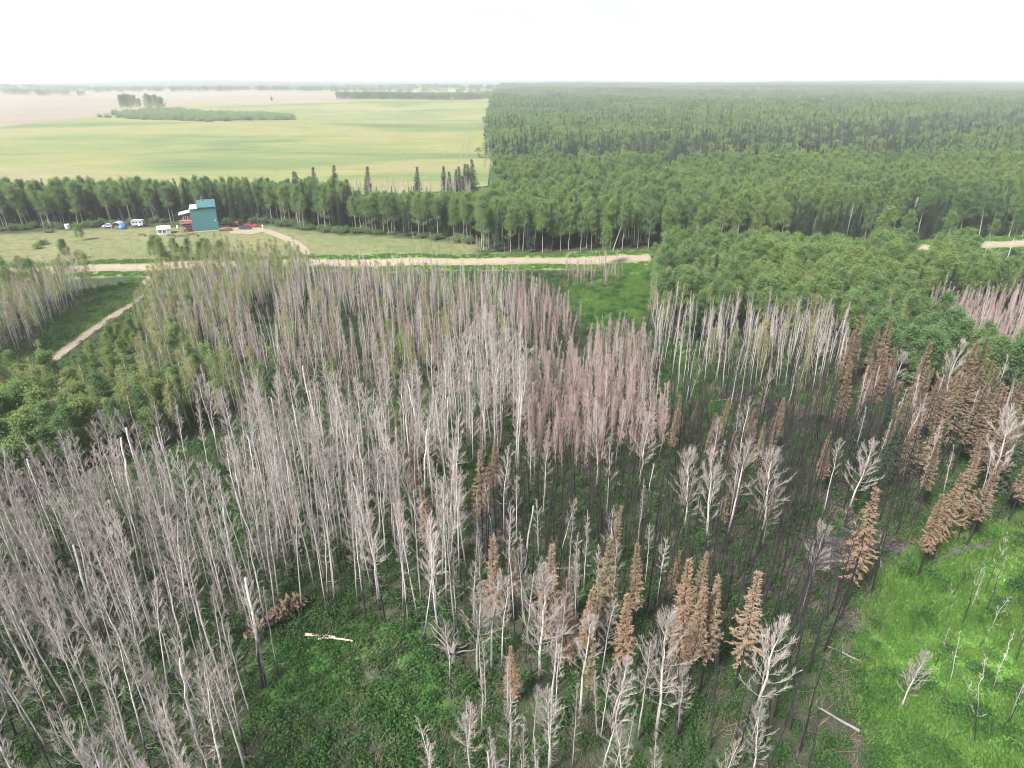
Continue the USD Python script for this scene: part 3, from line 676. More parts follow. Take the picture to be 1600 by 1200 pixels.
zone_by_tops([(800, 415), (860, 425), (905, 465), (890, 520), (860, 535), (820, 480), (790, 440)], 9, 1.6,
             [('bare_birch', 42, (7.5, 10), A_BIRCH), ('charred_tree', 50, (7, 10), A_CHAR), ('thin_aspen', 8, (8, 10), A_THIN)], 'glade edge', 17)
zone_by_tops([(880, 400), (960, 392), (980, 410), (960, 425), (890, 425)], 5, 2.0, [('bare_birch', 80, (4, 6.5), A_BIRCH), ('shrub', 20, (1.5, 2.5), 'small green willow shrub')], 'glade edge', 171, bad=False)
zone_by_tops([(790, 650), (1050, 640), (1010, 760), (960, 880), (800, 830), (735, 760), (730, 690)], 11, 1.8,
             [('charred_tree', 88, (9, 13), A_CHAR), ('bare_aspen', 8, (9, 12), A_BARE), ('scorched_spruce', 4, (8, 10), A_SCO)], 'charred middle', 18)
zone_by_tops([(700, 800), (800, 820), (960, 850), (960, 930), (900, 960), (700, 900)], 11, 2.3,
             [('charred_tree', 30, (8, 11), A_CHAR), ('bare_aspen', 70, (9, 13), A_BARE)], 'front middle', 19)
zone_by_tops([(700, 930), (830, 960), (900, 960), (1000, 990), (1060, 1030), (1060, 1200), (650, 1200), (690, 1000)], 10, 2.5,
             [('bare_aspen', 70, (7, 12), A_BARE), ('bare_poplar', 18, (7, 11), A_POP), ('scorched_spruce', 12, (6, 9), A_SCO)], 'front middle', 191, clear=[])
zone_by_tops([(1060, 1000), (1290, 1000), (1320, 1200), (1060, 1200)], 9, 4.0,
             [('bare_aspen', 40, (6, 10), A_BARE), ('bare_poplar', 30, (7, 10), A_POP), ('charred_tree', 20, (8, 10), A_CHAR), ('scorched_spruce', 10, (5, 8), A_SCO)], 'front right', 192)
zone_by_tops([(1050, 560), (1150, 525), (1330, 555), (1480, 640), (1460, 740), (1400, 800), (1290, 880), (1060, 900), (1000, 860), (1010, 760), (1060, 660)], 11, 1.75,
             [('charred_tree', 92, (9, 14), A_CHAR), ('scorched_spruce', 3, (7, 9.5), A_SCO), ('bare_aspen', 5, (9, 12), A_BARE)], 'charred right', 20)
zone_by_tops([(1000, 860), (1290, 880), (1330, 830), (1340, 900), (1290, 1040), (1180, 1100), (1000, 960)], 12, 2.6,
             [('charred_tree', 100, (10, 14), A_CHAR)], 'charred right', 21)
zone_by_tops([(1015, 432), (1100, 462), (1200, 455), (1330, 470), (1340, 520), (1200, 545), (1080, 548), (1040, 500)], 11.5, 1.95,
             [('thin_aspen', 66, (10, 13), A_THIN), ('charred_tree', 24, (9, 13), A_CHAR), ('leafing_aspen', 10, (9, 12), A_LEAFING)], 'white stems right', 22)
zone_by_tops([(1310, 520), (1350, 500), (1440, 530), (1600, 545), (1760, 600), (1760, 740), (1600, 735), (1480, 660), (1340, 610)], 12.5, 2.6,
             [('scorched_spruce', 40, (9, 14), A_SCO), ('charred_tree', 26, (9, 12), A_CHAR), ('thin_aspen', 24, (9, 12), A_THIN), ('green_spruce', 10, (8, 11), A_SPR)], 'scorched band', 23)
zone_by_tops([(1500, 730), (1760, 740), (1760, 800), (1560, 790), (1480, 790)], 10, 2.8, [('scorched_spruce', 40, (7, 10), A_SCO), ('charred_tree', 60, (8, 11), A_CHAR)], 'scorched band', 24)
zone_by_tops([(1000, 395), (1040, 365), (1110, 350), (1200, 362), (1280, 374), (1325, 378), (1330, 396), (1362, 396), (1370, 378), (1412, 374), (1422, 394), (1466, 394), (1476, 370), (1512, 372), (1525, 394), (1800, 394), (1800, 600), (1600, 545), (1440, 525), (1350, 495), (1330, 465), (1200, 450), (1100, 455), (1020, 430)], 12, 2.75,
             [('green_aspen', 74, (9.5, 13.5), A_GRN), ('leafing_aspen', 17, (9, 12.5), A_LEAFING), ('green_spruce', 9, (8.5, 13.5), A_SPR), ('thin_aspen', 6, (9, 12), A_THIN)], 'green right', 25,
             clear=[Polygon([at(*p, 10) for p in [(1430, 470), (1450, 440), (1640, 430), (1800, 470), (1800, 560), (1600, 530)]]).buffer(0)])
for k, (xa, xb, ya) in enumerate([(1180, 1335, 372), (1360, 1424, 366), (1466, 1522, 366)]):
    zone_by_tops([(xa, ya), (xb, ya), (xb, ya + 26), (xa, ya + 26)], 12.5, 2.4, [('green_aspen', 82, (12.4, 14), A_GRN), ('leafing_aspen', 18, (12, 13), A_LEAFING)], 'green right', 251 + k, clear=[])
zone_by_tops([(1440, 465), (1460, 445), (1640, 425), (1800, 470), (1800, 540), (1600, 520)], 10, 1.9, [('bare_birch', 75, (8, 10), A_BIRCH), ('thin_aspen', 25, (8, 11), A_THIN)], 'leaning birches', 26)
zone_by_tops([(-200, 470), (0, 412), (60, 400), (130, 390), (208, 378), (212, 400), (188, 414), (80, 448), (-12, 488), (-200, 530)], 10.5, 1.65,
             [('thin_aspen', 58, (8.5, 11.5), A_THIN), ('leafing_aspen', 42, (8.5, 12), A_LEAFING)], 'left of track', 27)
zone_by_tops([(228, 402), (300, 386), (480, 386), (480, 408), (440, 450), (330, 470), (235, 460)], 9.5, 2.5,
             [('leafing_aspen', 78, (8, 11), A_LEAFING), ('thin_aspen', 22, (8, 11), A_THIN)], 'road stand', 281)
zone_by_tops([(235, 440), (300, 420), (300, 510), (420, 550), (400, 575), (300, 600), (200, 600), (180, 570), (205, 520), (230, 480)], 9.5, 2.3,
             [('leafing_aspen', 58, (8, 11), A_LEAFING), ('thin_aspen', 30, (8, 11), A_THIN), ('green_aspen', 12, (7, 9), A_GRN)], 'right of track', 28)
zone_by_tops([(100, 572), (140, 535), (178, 505), (216, 478), (240, 500), (190, 560), (140, 580)], 3, 2.4,
             [('bushy_poplar', 55, (2.2, 4.2), A_BUSH), ('shrub', 45, (1.6, 2.8), 'low green shrub')], 'right of track', 291, bad=True)
zone_by_tops([(232, 425), (205, 448), (196, 470), (215, 500), (240, 470)], 7, 2.4, [('leafing_aspen', 80, (5, 8.5), A_LEAFING), ('thin_aspen', 20, (6, 8), A_THIN)], 'right of track', 292)
zone_by_tops([(-250, 575), (60, 560), (120, 575), (180, 575), (300, 595), (290, 610), (200, 640), (120, 670), (0, 715), (-250, 760)], 7.5, 2.5,
             [('bushy_poplar', 42, (5.5, 9), A_BUSH), ('leafing_aspen', 44, (8, 11.5), A_LEAFING), ('green_aspen', 14, (8, 10.5), A_GRN)], 'left green', 29, bad=False)
zone_by_tops([(-200, 405), (0, 395), (60, 390), (90, 395), (60, 412), (0, 425), (-200, 470)], 5, 3.0, [('bushy_poplar', 60, (4, 6.5), A_BUSH), ('shrub', 40, (2, 3), 'low green shrub')], 'lawn shrubs', 30)
zone_by_tops([(225, 375), (262, 372), (300, 378), (360, 372), (360, 388), (300, 392), (225, 390)], 4.5, 2.6, [('bushy_poplar', 70, (3.5, 5.5), A_BUSH), ('leafing_aspen', 30, (5, 7.5), A_LEAFING)], 'lawn shrubs', 31)
zone_by_tops([(330, 372), (480, 378), (480, 396), (330, 395)], 8, 2.6, [('leafing_aspen', 70, (7, 10), A_LEAFING), ('thin_aspen', 30, (8, 10), A_THIN)], 'road verge', 32)
zone_by_tops([(640, 376), (760, 372), (830, 390), (700, 396)], 4, 3.0, [('leafing_aspen', 60, (4, 7), A_LEAFING), ('bare_birch', 40, (4, 6), A_BIRCH)], 'road verge', 33)
zone_by_tops([(1500, 870), (1560, 850), (1760, 830), (1800, 1100), (1520, 1100), (1470, 1000)], 5, 3.0, [('bare_sapling', 100, (4.5, 8), 'thin bare grey sapling')], 'meadow whips', 34, bad=False)

# the belt of forest behind the house
rs = np.random.RandomState(41)
front = [at(*p) for p in [(-500, 372), (-200, 366), (0, 360), (150, 353), (300, 347), (430, 349), (500, 361), (640, 370), (720, 376), (770, 384)]]
belt = Polygon(front + [at(*p) for p in [(775, 325), (700, 326), (560, 322), (420, 320), (200, 320), (0, 322), (-300, 324), (-500, 326)]]).buffer(0)
def cap(h, x, y, sky_row):
    """Not taller than the line of tree tops the photograph shows here."""
    return min(h, HCAM - math.hypot(0, y) * math.tan(PITCH - math.atan((600 - sky_row) / FPX)) - float(terrain(x, y)))
for x, y in scatter(belt, 3.2, rs):
    u = rs.uniform(); px = project(x, y, 8)[0]
    if px < 545:
        if y > 275: continue
        h = cap(rs.uniform(11.5, 15.5), x, y, 277 + rs.uniform(0, 19))
        if h < 5: continue
        put('green_spruce' if u < .38 else 'green_aspen', x, y, h, A_SPR if u < .38 else A_GRN, 'belt', rs=rs)
    elif y > 258 and px < 735:
        put('thin_aspen' if u < .8 else 'green_spruce', x, y, cap(rs.uniform(12, 16), x, y, 268 + rs.uniform(0, 22)) if u < .8 else cap(12, x, y, 292), A_THIN if u < .8 else A_SPR, 'belt', rs=rs)
    else:
        h = cap(rs.uniform(11.5, 15.5), x, y, 299 + rs.uniform(0, 14))
        if h > 5: put('green_spruce' if u < .2 else 'green_aspen', x, y, h, A_SPR if u < .2 else A_GRN, 'belt', rs=rs)
for x, y in scatter(LineString(front).buffer(3.0), 2.8, rs):      # bushes along the edge of the wood
    if rs.uniform() < .6: put('shrub', x, y + 1.0, rs.uniform(1.6, 3.4), 'low green shrub', 'belt', rs=rs)
# beyond the road on the right
edge_line = [at(*p) for p in [(750, 398), (765, 330), (772, 290)]]
near_forest = Polygon([at(*p) for p in [(745, 393), (850, 397), (1000, 393), (1180, 387), (1400, 378), (1600, 371), (1900, 362), (1900, 285), (1500, 285), (1100, 285), (775, 285), (768, 340)]]).buffer(0)
low_lane = LineString([at(*p) for p in [(760, 320), (900, 318), (1020, 300), (1160, 262)]]).buffer(7)
spruce_band = Polygon([at(*p) for p in [(1200, 384), (1600, 369), (1900, 360), (1900, 345), (1600, 352), (1220, 366)]]).buffer(0)
p = scatter(near_forest, 3.4, rs); p = p[~inside(low_lane, p)]
sb = inside(spruce_band, p)
for (x, y), s in zip(p, sb):
    u = rs.uniform()
    if u < (.82 if s else .12): put('green_spruce', x, y, rs.uniform(9, 12.5) if s else rs.uniform(10, 15), A_SPR, 'beyond road', rs=rs)
    elif u > .985: put('scorched_spruce', x, y, rs.uniform(9, 12), A_SCO, 'beyond road', rs=rs)
    elif u > .94: put('thin_aspen', x, y, rs.uniform(10, 14), A_THIN, 'beyond road', rs=rs)
    else: put('green_aspen', x, y, rs.uniform(11, 15.5), A_GRN, 'beyond road', rs=rs)

# trees one can pick out: (kind, top pixel, height, variant, label)
SINGLES = [
 ('scorched_spruce', 45, 812, 10, 3, 'rusty scorched spruce among grey trunks at far left of the stand'),
 ('scorched_spruce', 620, 655, 10, 1, 'slim rusty spruce in the middle of the burned stand, left of a pair'),
 ('scorched_spruce', 643, 650, 10.5, 3, 'slim rusty spruce in the middle of the burned stand, right of a pair'),
 ('scorched_spruce', 642, 690, 10, 1, 'sparse rusty spruce just in front of the slim pair'),
 ('scorched_spruce', 750, 703, 12, 4, 'lone ragged tan spruce standing before the charred poles'),
 ('scorched_spruce', 663, 760, 12.5, 3, 'tall narrow rust spruce behind the forked white aspen'),
 ('scorched_spruce', 768, 838, 12, 0, 'rusty spruce behind the bare twiggy aspens at front centre'),
 ('scorched_spruce', 857, 850, 12.5, 2, 'dense rusty spruce behind the large spreading bare poplar'),
 ('scorched_spruce', 805, 860, 9, 3, 'small narrow rusty spruce left of the spreading bare poplar'),
 ('scorched_spruce', 950, 836, 14.5, 0, 'tallest broad rusty spruce at front centre'),
 ('scorched_spruce', 1001, 852, 12, 3, 'narrow rusty spruce just right of the tallest one'),
 ('scorched_spruce', 890, 907, 11, 2, 'short round-topped rusty spruce by the spreading bare poplar'),
 ('scorched_spruce', 920, 922, 11, 3, 'thin rusty spruce below the tallest broad one'),
 ('scorched_spruce', 983, 925, 12, 5, 'dull brown spruce in front of the tallest rusty one'),
 ('scorched_spruce', 1083, 876, 14, 0, 'pointed tan spruce, tallest of the front group of three'),
 ('scorched_spruce', 1102, 914, 13, 3, 'tan spruce in the middle of the front group of three'),
 ('scorched_spruce', 1124, 904, 13, 5, 'tan spruce on the right of the front group of three'),
 ('scorched_spruce', 1187, 892, 14, 4, 'gappy tan spruce with bare patches standing alone at the front'),
 ('scorched_spruce', 1057, 640, 9.5, 3, 'brown spruce spire beside the green lane'),
 ('scorched_spruce', 1117, 645, 9.5, 1, 'tan spruce spire above the bare white poplars'),
 ('scorched_spruce', 1148, 672, 8.5, 5, 'short tan spruce among the bare white poplars'),
 ('scorched_spruce', 1180, 655, 8.5, 1, 'slim tan spruce right of the green lane'),
 ('scorched_spruce', 1195, 660, 8.0, 3, 'slim tan spruce at the right end of the lane row'),
 ('scorched_spruce', 1372, 762, 15, 4, 'large ragged tan spruce standing over the ash patch'),
 ('scorched_spruce', 1345, 492, 14, 0, 'tall rusty spruce at the left end of the scorched band'),
 ('scorched_spruce', 1396, 496, 14.5, 2, 'broad rusty spruce second in the scorched band'),
 ('scorched_spruce', 1376, 510, 12, 5, 'rusty spruce between the two tall ones of the scorched band'),
 ('scorched_spruce', 1452, 533, 14, 0, 'pointed rusty spruce left of the white forked poplar'),
 ('scorched_spruce', 1545, 528, 14, 1, 'rusty spruce with green skirts right of the white forked poplar'),
 ('scorched_spruce', 1578, 605, 14, 0, 'rust spruce near the right edge above the meadow'),
 ('scorched_spruce', 1505, 738, 12, 4, 'tan spruce on black trunk behind the meadow'),
 ('scorched_spruce', 1478, 772, 11, 5, 'smaller tan spruce left of the meadow group'),
 ('scorched_spruce', 1560, 720, 12, 1, 'tan spruce right of the meadow group'),
 ('scorched_spruce', 1470, 690, 11, 3, 'thin tan spruce behind the meadow group'),
 ('scorched_spruce', 915, 232, 13, 0, 'single red-brown dead spruce amid the green forest beyond the road'),
 ('bare_poplar', 940, 640, 13, 3, 'leafless grey poplar in front of the pink birches'),
 ('bare_poplar', 1010, 645, 13, 1, 'forked leafless poplar at the right end of the pink birches'),
 ('bare_poplar', 1085, 710, 12, 2, 'broad bare white poplar, leftmost of the right-hand clump'),
 ('bare_poplar', 1125, 715, 13, 0, 'bare white poplar second in the right-hand clump'),
 ('bare_poplar', 1160, 700, 13.5, 4, 'tall bare white poplar in the middle of the right-hand clump'),
 ('bare_poplar', 1215, 712, 13, 2, 'bright spreading bare poplar at the right of the clump'),
 ('bare_poplar', 1495, 535, 14, 0, 'white forked bare poplar in the scorched band'),
 ('bare_poplar', 1410, 548, 11.5, 1, 'pale bare poplar between the rusty spruces'),
 ('bare_poplar', 1600, 640, 16, 4, 'white leaning poplar trunk at the right edge'),
 ('bare_poplar', 848, 893, 14, 2, 'largest spreading bare poplar at front centre'),
 ('bare_poplar', 765, 905, 11, 1, 'bare twiggy poplar left of the largest one'),
 ('bare_poplar', 742, 920, 11, 3, 'bare twiggy poplar beside the tangled uprooted stump'),
 ('bare_poplar', 1048, 975, 13, 2, 'bushy bare white poplar before the tan spruce trio'),
 ('bare_poplar', 1212, 965, 13, 0, 'bare white poplar at the front below the gappy spruce'),
 ('bare_poplar', 1355, 690, 12, 3, 'bare cream poplar on a blackened trunk'),
 ('bare_poplar', 1290, 815, 11, 1, 'small bare poplar over the grey ash'),
 ('bare_poplar', 1440, 1020, 7, 2, 'low spreading bare crown at the front of the meadow'),
 ('bare_aspen', 673, 815, 15, 2, 'white forked aspen standing alone before the undergrowth'),
 ('bare_aspen', 405, 915, 11, 3, 'bright white aspen at the left of the undergrowth clearing'),
 ('bare_aspen', 375, 890, 12, 0, 'grey bare aspen left of the bright white one'),
 ('bare_aspen', 400, 795, 12, 4, 'rounded bare aspen standing at the edge of the small clearing'),
 ('bare_aspen', 920, 795, 11, 5, 'white aspen before the charred poles, at the centre of a row'),
 ('bare_aspen', 960, 800, 11, 2, 'white aspen right of the centre one of the row'),
 ('bare_aspen', 893, 805, 10, 1, 'white aspen left of the centre one of the row'),
 ('bare_aspen', 1040, 840, 11, 3, 'single pale thin aspen between the rusty spruces'),
 ('bare_aspen', 787, 700, 13, 2, 'pale aspen right of the lone ragged tan spruce'),
 ('green_aspen', 948, 352, 12, 1, 'pale-stemmed aspen at the roadside by the glade, left clump'),
 ('green_aspen', 1390, 330, 17, 2, 'large rounded green poplar by the road'),
 ('green_aspen', 1420, 335, 15, 0, 'green poplar right behind the large rounded one'),
 ('green_aspen', 1490, 336, 14, 2, 'yellowish green poplar second from right along the road'),
 ('green_aspen', 1555, 345, 11, 4, 'open fan-shaped young poplar by the road'),
 ('green_aspen', 1600, 325, 15, 1, 'tall green poplar at the right edge by the road'),
 ('green_spruce', 490, 261, 17, 1, 'broad dark spruce rising over the forest belt'),
 ('green_spruce', 519, 258, 18, 0, 'tallest dark spruce rising over the forest belt'),
 ('green_spruce', 456, 268, 15, 2, 'smaller dark spruce left of the broad one on the belt'),
 ('green_spruce', 463, 268, 15, 3, 'smaller dark spruce just left of the broad one on the belt'),
 ('green_spruce', 571, 260, 17, 2, 'thin greyish spruce at the left of the bare patch'),
 ('green_spruce', 650, 260, 16, 2, 'lone dark spruce over the bare patch'),
 ('green_spruce', 693, 259, 16, 2, 'thin spruce left of the row at the field corner'),
 ('green_spruce', 703, 268, 14, 0, 'first short spruce of the row at the field corner'),
 ('green_spruce', 711, 265, 15, 3, 'second spruce of the row at the field corner'),
 ('green_spruce', 719, 260, 15, 2, 'third spruce of the row at the field corner'),
 ('green_spruce', 725, 256, 16, 0, 'fourth spruce of the row at the field corner'),
 ('green_spruce', 732, 257, 16, 2, 'fifth spruce of the row at the field corner'),
 ('green_spruce', 739, 249, 18, 1, 'tallest spruce at the right end of the field corner row'),
 ('green_spruce', 283, 285, 14, 1, 'dark spruce behind the white cabin'),
 ('green_spruce', 330, 281, 15, 0, 'dark spruce rising behind the green building'),
 ('bushy_poplar', 245, 375, 6.5, 0, 'large round green bush on the lawn before the cabin'),
 ('shrub', 250, 386, 2.6, 1, 'small pale round bush at the foot of the large one'),
 ('bushy_poplar', 95, 376, 6, 1, 'green leafy tree at the left of the lawn'),
 ('shrub', 64, 371, 2.4, 0, 'small lone shrub on the lawn, right of two'),
 ('shrub', 54, 378, 2.2, 2, 'small lone shrub on the lawn, left of two'),
 ('bushy_poplar', 120, 352, 5, 2, 'green bush beside the junk pile'),
 ('leafing_aspen', 345, 475, 11, 0, 'yellow-green leafing aspen above the grey stand'),
 ('leafing_aspen', 322, 482, 11, 2, 'straw-topped aspen beside the yellow-green one'),
 ('leafing_aspen', 450, 488, 9.5, 1, 'aspen with a bright green leafy top among grey stems'),
 ('leafing_aspen', 185, 575, 12, 3, 'tall yellowing aspen over the left thicket'),
 ('leafing_aspen', 248, 520, 9, 2, 'yellow-green young aspen by the thicket'),
]
for kn, px, py, h, v, lab in SINGLES:
    x, y = at(px, py, h)
    put(kn, x, y, h, None, None, variant=v, single=lab)
single_xy = np.array([[p[2], p[3]] for p in plants if p[8]])

# landmarks that tell one part of the forest from another: areas and things
MARKS = [(110, 540, 'the foot of the dirt track'), (205, 470, 'the upper dirt track'), (30, 640, 'the leafy thicket on the left'), (150, 640, 'the right edge of the leafy thicket'), (40, 980, 'the far left front of the burn'), (150, 900, 'the dense left front stand'),
         (330, 830, 'the small green clearing'), (60, 1150, 'the lowest trees at far left'), (320, 1150, 'the lowest trees left of the clearing'), (820, 1150, 'the lowest trees below the spreading poplar'), (1120, 1130, 'the lowest trees right of centre'), (200, 760, 'the grey stand below the thicket'), (300, 1000, 'the front left trees'), (560, 1010, 'the pale split logs'), (520, 880, 'the front of the grey stand'), (560, 800, 'the heart of the grey stand'),
         (450, 700, 'the back of the grey stand'), (740, 830, 'the dark ash hollow'), (760, 640, 'the crowded pale clump'), (650, 640, 'the left side of the crowded clump'), (600, 540, 'the slender stand toward the road'), (500, 480, 'the slender stand near the road bend'),
         (700, 450, 'the roadside slender stand'), (400, 470, 'the stand below the driveway'), (300, 450, 'the roadside by the track mouth'), (330, 560, 'the yellow-green saplings'), (420, 570, 'the slender stand behind the grey aspens'),
         (780, 470, 'the grey stems left of the glade'), (850, 720, 'the left half of the birch thicket'), (930, 700, 'the pink birch thicket'), (1010, 680, 'the right half of the birch thicket'), (900, 560, 'the lower end of the green glade'), (860, 500, 'the left side of the green glade'),
         (950, 440, 'the upper green glade'), (1040, 520, 'the right side of the green glade'), (1110, 640, 'the green lane'), (850, 800, 'the black poles left of centre'), (950, 790, 'the black poles below the birches'), (1040, 780, 'the black poles by the lane foot'),
         (1180, 980, 'the front black poles'), (1290, 960, 'the meadow edge poles'), (1330, 740, 'the blackened ground on the right'), (1250, 680, 'the ash strip by the lane'), (1200, 600, 'the pale stems on the right'), (1100, 560, 'the pale stems by the lane head'), (1300, 590, 'the far pale stems'),
         (1450, 680, 'the scorched spruce band'), (1380, 640, 'the left scorched band'), (1560, 700, 'the right scorched band'), (1550, 790, 'the rim of the bright meadow'), (1520, 950, 'the bright meadow'), (1250, 480, 'the green trees above the pale stems'),
         (1350, 520, 'the green trees above the scorched band'), (1500, 480, 'the leaning pink birches'), (1580, 560, 'the green corner behind the scorched band'), (1060, 450, 'the leafy edge of the glade'), (1150, 430, 'the roadside green wood'), (1300, 440, 'the green wood below the road'), (1400, 430, 'the large rounded poplar'),
         (1120, 480, 'the leafy slope right of the glade'), (1330, 490, 'the green dip above the scorched band'), (1430, 470, 'the green strip before the hidden road'), (1240, 440, 'the leafy bank by the hidden road'),
         (1520, 430, 'the yellowish roadside poplars'), (1500, 365, 'the dark spruces beyond the road'), (1350, 365, 'the wood beyond the rounded poplar'), (1200, 375, 'the wood beyond the hidden road'), (1050, 385, 'the wood facing the glade'), (900, 385, 'the wood edge beyond the road'),
         (800, 380, 'the forest corner by the lawn'), (720, 360, 'the belt by the field corner'), (620, 355, 'the belt behind the open lawn'), (520, 350, 'the belt at the driveway bend'), (430, 340, 'the belt behind the red pickup'), (330, 343, 'the belt behind the teal house'), (250, 345, 'the belt behind the white cabin'),
         (180, 345, 'the belt behind the junk'), (90, 350, 'the belt behind the implement trailer'), (10, 352, 'the left end of the belt'), (250, 395, 'the lawn before the cabin'), (60, 395, 'the left end of the lawn'), (420, 392, 'the driveway'), (700, 395, 'the road verge by the lawn'), (1000, 330, 'the clearing beyond the road'), (1300, 310, 'the deep wood on the right')]
mark_xy = np.array([at(a, b) for a, b, _ in MARKS])
def place_phrase(x, y):
    k = int(np.argmin(((mark_xy - [x, y]) ** 2).sum(1)))
    return 'amid ' + MARKS[k][2] if math.hypot(*(mark_xy[k] - [x, y])) < 2.5 else near_words(x, y, k)
def near_words(x, y, k):
    dx, dy = x - mark_xy[k][0], y - mark_xy[k][1]
    w = ('to the right of' if dx > 0 else 'to the left of') if abs(dx) > abs(dy) else ('behind' if dy > 0 else 'in front of')
    return w + ' ' + MARKS[k][2]
SHORT = {'bare_aspen': ('leafless pale grey aspen', 13, 15.2), 'thin_aspen': ('slender leafless grey aspen', 9.8, 11.4), 'bare_birch': ('thin leafless pinkish birch', 8.6, 9.9), 'charred_tree': ('blackened charred trunk', 10, 12), 'scorched_spruce': ('rusty brown scorched spruce', 9, 12),
         'green_aspen': ('leafy green aspen', 11.2, 13), 'leafing_aspen': ('thinly leafed yellow-green aspen', 9.2, 10.6), 'green_spruce': ('dark green spruce', 9.5, 12.5), 'bare_poplar': ('broad bare whitish poplar', 9, 11), 'bushy_poplar': ('bushy round green poplar', 5, 7.5), 'shrub': ('low green shrub', 2.2, 2.6), 'bare_sapling': ('thin bare grey sapling', 5.2, 7)}
def tree_label(kn, h, x, y):
    d, lo, hi = SHORT[kn]
    return ('short ' if h < lo else 'tall ' if h > hi else '') + d + ' ' + place_phrase(x, y)
CATS = {'bare_aspen': 'tree', 'thin_aspen': 'tree', 'bare_birch': 'tree', 'charred_tree': 'burnt tree', 'scorched_spruce': 'spruce', 'green_spruce': 'spruce', 'bare_poplar': 'tree', 'green_aspen': 'tree', 'leafing_aspen': 'tree', 'bushy_poplar': 'tree', 'shrub': 'shrub', 'bare_sapling': 'sapling'}
REST = {'bare_aspen': 'bare_aspen_stand', 'thin_aspen': 'thin_aspen_stand', 'bare_birch': 'birch_thicket', 'charred_tree': 'charred_stand', 'scorched_spruce': 'scorched_spruce_stand', 'green_spruce': 'spruce_stand', 'green_aspen': 'aspen_forest',
        'leafing_aspen': 'leafing_aspen_stand', 'bushy_poplar': 'poplar_thicket', 'shrub': 'shrub_thicket', 'bare_poplar': 'poplar_stand', 'bare_sapling': 'sapling_stand'}
REST_LABEL = {'bare_aspen': 'grey leafless aspens filling out the burned stand', 'thin_aspen': 'crowd of slender leafless stems at the back of the burn', 'bare_birch': 'mass of pinkish leafless birches', 'charred_tree': 'crowd of blackened poles in the burn',
              'scorched_spruce': 'rusty scorched spruces further back', 'green_spruce': 'dark spruces mixed through the far forest', 'green_aspen': 'green aspen forest behind the road and house', 'leafing_aspen': 'thinly leafed aspens further back',
              'bushy_poplar': 'bushy green poplars further back', 'shrub': 'low shrubs further back', 'bare_poplar': 'bare poplars further back', 'bare_sapling': 'bare saplings further off'}

def instancer(path, kindname, pos, scale, rot, variant, tilt=None):
    pi = UsdGeom.PointInstancer.Define(stage, path)
    vs = sorted(set(int(v) for v in variant)); idx = {v: k for k, v in enumerate(vs)}
    rel = pi.CreatePrototypesRel()
    for v in vs:
        pr = stage.DefinePrim('%s/kind_%03d' % (path, v), 'Xform')
        pr.GetReferences().AddInternalReference(KINDS[kindname][v][0])
        rel.AddTarget(pr.GetPath())
    pi.CreatePositionsAttr(Vt.Vec3fArray.FromNumpy(np.asarray(pos, np.float32)))
    pi.CreateScalesAttr(Vt.Vec3fArray.FromNumpy(np.asarray(scale, np.float32)))
    rot = np.asarray(rot)
    tl = np.zeros((len(rot), 2)) if tilt is None else np.radians(tilt) / 2
    qs = []
    for r, (tx, ty) in zip(rot, tl):
        q = Gf.Quatd(math.cos(r / 2), 0, 0, math.sin(r / 2)) * Gf.Quatd(math.cos(ty), 0, math.sin(ty), 0) * Gf.Quatd(math.cos(tx), math.sin(tx), 0, 0)
        qs.append(Gf.Quath(q))
    pi.CreateOrientationsAttr(Vt.QuathArray(qs))
    pi.CreateProtoIndicesAttr(Vt.IntArray.FromNumpy(np.array([idx[int(v)] for v in variant], np.int32)))
    return pi.GetPrim()

